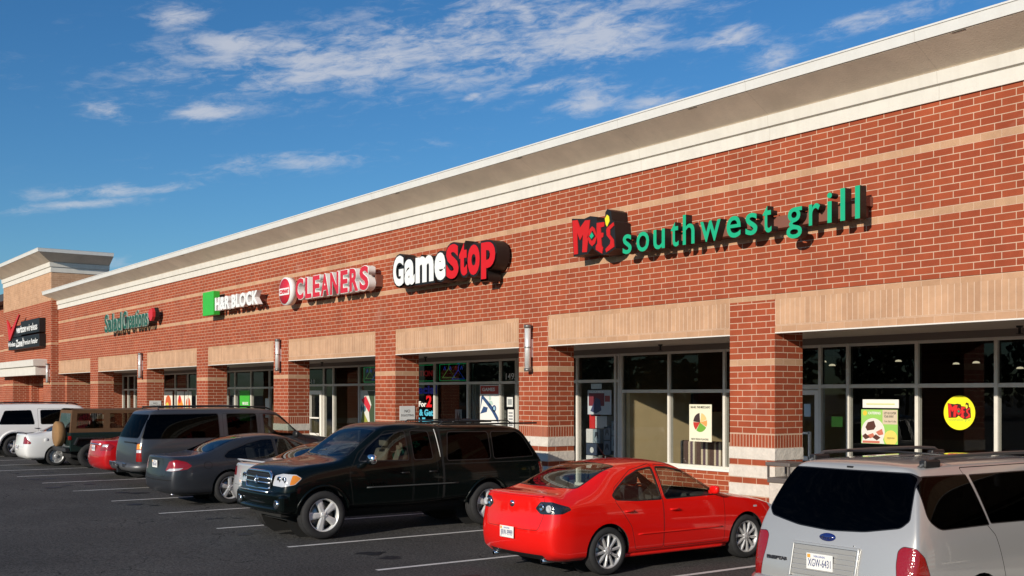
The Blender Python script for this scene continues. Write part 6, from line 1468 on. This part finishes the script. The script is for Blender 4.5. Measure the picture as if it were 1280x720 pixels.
# ---------------------------------------------------------------- jeep
def jeep():
    t = car('open topped jeep shape with tan fabric roof and tan spare wheel cover, dark body', -35.9, -5.0, name='parked_jeep', cat='off road car')
    t['label'] = 'dark jeep with a tan fabric roof and tan spare wheel cover between two saloons'
    P_ = paint('paint_jeep', (.010, .022, .020), rough=.35); M_tan_ = pmat('canvas_shaded', (.105, .052, .022), .95, noise=.2, nscale=5, bump=.4, bscale=14); M_vin = glass('vinyl_window', (.30, .27, .22), 1.45)  # tan canvas, with the shade on its sides darkened into the base colour
    W = .76
    m = MB(); m.prism([(0.0, .50), (0.0, 1.08), (2.35, 1.08), (2.45, 1.12), (3.75, 1.02), (3.78, .62), (3.0, .52)], -W, W, 'x'); m.build('body', P_, t, bevel=.03)
    for sx in (1, -1):
        for yy in (.62, 3.0): m = MB(); m.prism([(yy - .52, .72), (yy - .42, .93), (yy + .42, .93), (yy + .55, .66), (yy + .50, .64), (yy + .38, .88), (yy - .38, .88), (yy - .47, .70)], sx * (W - .02), sx * (W + .13), 'x'); m.build('fender_flare', M_black, t, bevel=.01)
    # roof: curved canvas over hoops, with window openings left as frames
    def frame_panel(name, y0, y1, z0, z1, holes, x, yt0=None):
        yt0 = y0 if yt0 is None else yt0; m = MB(); xs_in = x - .08
        def P(y, z): k = (z - z0) / (z1 - z0); return y + (yt0 - y0) * k * (1 - (y - y0) / (y1 - y0)), z
        ys = sorted({y0, y1} | {h[0] for h in holes} | {h[1] for h in holes}); zs = [z0, z0 + .12, z1 - .10, z1]
        for i in range(len(ys) - 1):
            for j in range(3):
                if j == 1 and any(abs(h[0] - ys[i]) < 1e-6 for h in holes): continue
                q = [P(ys[i], zs[j]), P(ys[i + 1], zs[j]), P(ys[i + 1], zs[j + 1]), P(ys[i], zs[j + 1])]
                for sx in (1, -1): m.add([(sx * (x - .09 * ((zz - z0) / (z1 - z0))), yy, zz) for yy, zz in q], [(0, 1, 2, 3)])
        return m
    top = frame_panel('r', .02, 2.45, 1.08, 1.76, [(.18, .98), (1.18, 2.28)], W, .10); n = 8
    vs = []; 
    for y in (.10, .8, 1.6, 2.42):
        for k in range(n + 1): a = -1 + 2 * k / n; vs.append(((W - .09) * a, y, 1.76 + .055 * (1 - a ** 4) - (.02 if y in (.8, 1.6) else 0)))
    top.add(vs, [(i * (n + 1) + k, (i + 1) * (n + 1) + k, (i + 1) * (n + 1) + k + 1, i * (n + 1) + k + 1) for i in range(3) for k in range(n)], 0, True)
    top.add([(-W, .02, 1.08), (-W + .13, .02, 1.08), (-W + .2, .10, 1.76), (-W + .09, .10, 1.76)], [(0, 1, 2, 3)]); top.add([(W, .02, 1.08), (W - .13, .02, 1.08), (W - .2, .10, 1.76), (W - .09, .10, 1.76)], [(0, 1, 2, 3)])
    top.add([(-W + .2, .088, 1.66), (W - .2, .088, 1.66), (W - .2, .10, 1.76), (-W + .2, .10, 1.76)], [(0, 1, 2, 3)]); top.build('canvas_roof', M_tan_, t)
    m = MB(); m.add([(-W + .13, .02, 1.08), (W - .13, .02, 1.08), (W - .2, .088, 1.66), (-W + .2, .088, 1.66)], [(0, 1, 2, 3)]); m.build('rear_window', glass('vinyl_rear', (.2, .24, .3), 1.6), t)
    for sx in (1, -1):
        for a, c in ((.18, .98), (1.18, 2.28)): m = MB(); m.add([(sx * (W - .018), a, 1.20), (sx * (W - .018), c, 1.20), (sx * (W - .08), c, 1.66), (sx * (W - .08), a + .02, 1.66)], [(0, 1, 2, 3)]); m.build('side_curtain', M_vin, t)
        m = MB(); m.tube([(sx * .62, 1.1, 1.0), (sx * .6, 1.1, 1.68), (sx * .6, 2.3, 1.70)], .035, 8); m.build('roll_bar', M_black, t)
        m = MB(); m.box(sx * (W - .10), sx * (W + .012), -.03, .05, .86, .98); m.build('tail_lamp', M_lr, t, bevel=.01)
    m = MB(); m.prism([(2.42, 1.10), (2.38, 1.74), (2.44, 1.74), (2.50, 1.10)], -W + .04, W - .04, 'x'); m.build('windscreen', glass('car_glass', ()), t)
    m = MB(); m.lathe([(0, .001), (-.005, .33), (-.04, .375), (-.20, .385), (-.235, .35), (-.245, .001)], (.10, -.03, 1.03), 'y', 40); m.build('spare_wheel_cover', pmat('cover_tan', (.27, .15, .06), .9, noise=.15, nscale=5), t)
    m = MB(); m.box(-W, W, -.13, -.02, .50, .62); m.build('rear_bumper', M_black, t, bevel=.01); m = MB(); m.box(-.5, .5, .1, 3.6, .32, .5); m.build('chassis', M_under, t)
    put_wheels(t, .74, (.62, 3.0), .37, .26, .20, (5, 'thick'), pmat('rim_dark', (.12, .12, .12), .4, metal=.6))
    for sx in (-1, 1): seat(t, sx * .34, 1.55, .62, M_seat_d)
    m = MB(); m.box(-.5, .5, .15, .75, .65, 1.15); m.build('seat', M_seat_d, t, bevel=.05)
jeep()

# tyre-dark drips where cars stand, part of the asphalt
def oil_spots():
    rnd = random.Random(11); m = MB()
    for k in range(-2, 12):
        X = -13.28 - 2.743 * k - 1.37
        for q in range(3):
            cx, cy, r0 = X + rnd.uniform(-.5, .5), rnd.uniform(-7.4, -5.6) if q else -6.2 + rnd.uniform(-.4, .4), rnd.uniform(.06, .22); n = 14
            z = ZG(cx) + .004 + .0006 * q; pts = [(cx + r0 * rnd.uniform(.6, 1.2) * math.cos(2 * math.pi * i / n), cy + r0 * rnd.uniform(.6, 1.4) * math.sin(2 * math.pi * i / n), z) for i in range(n)]
            m.add(pts, [tuple(range(n))])
    o = m.build('oil_stain', pmat('oil_stain', (.012, .012, .012), .55, noise=.5, nscale=14)); tag(o, kind='structure')
oil_spots()
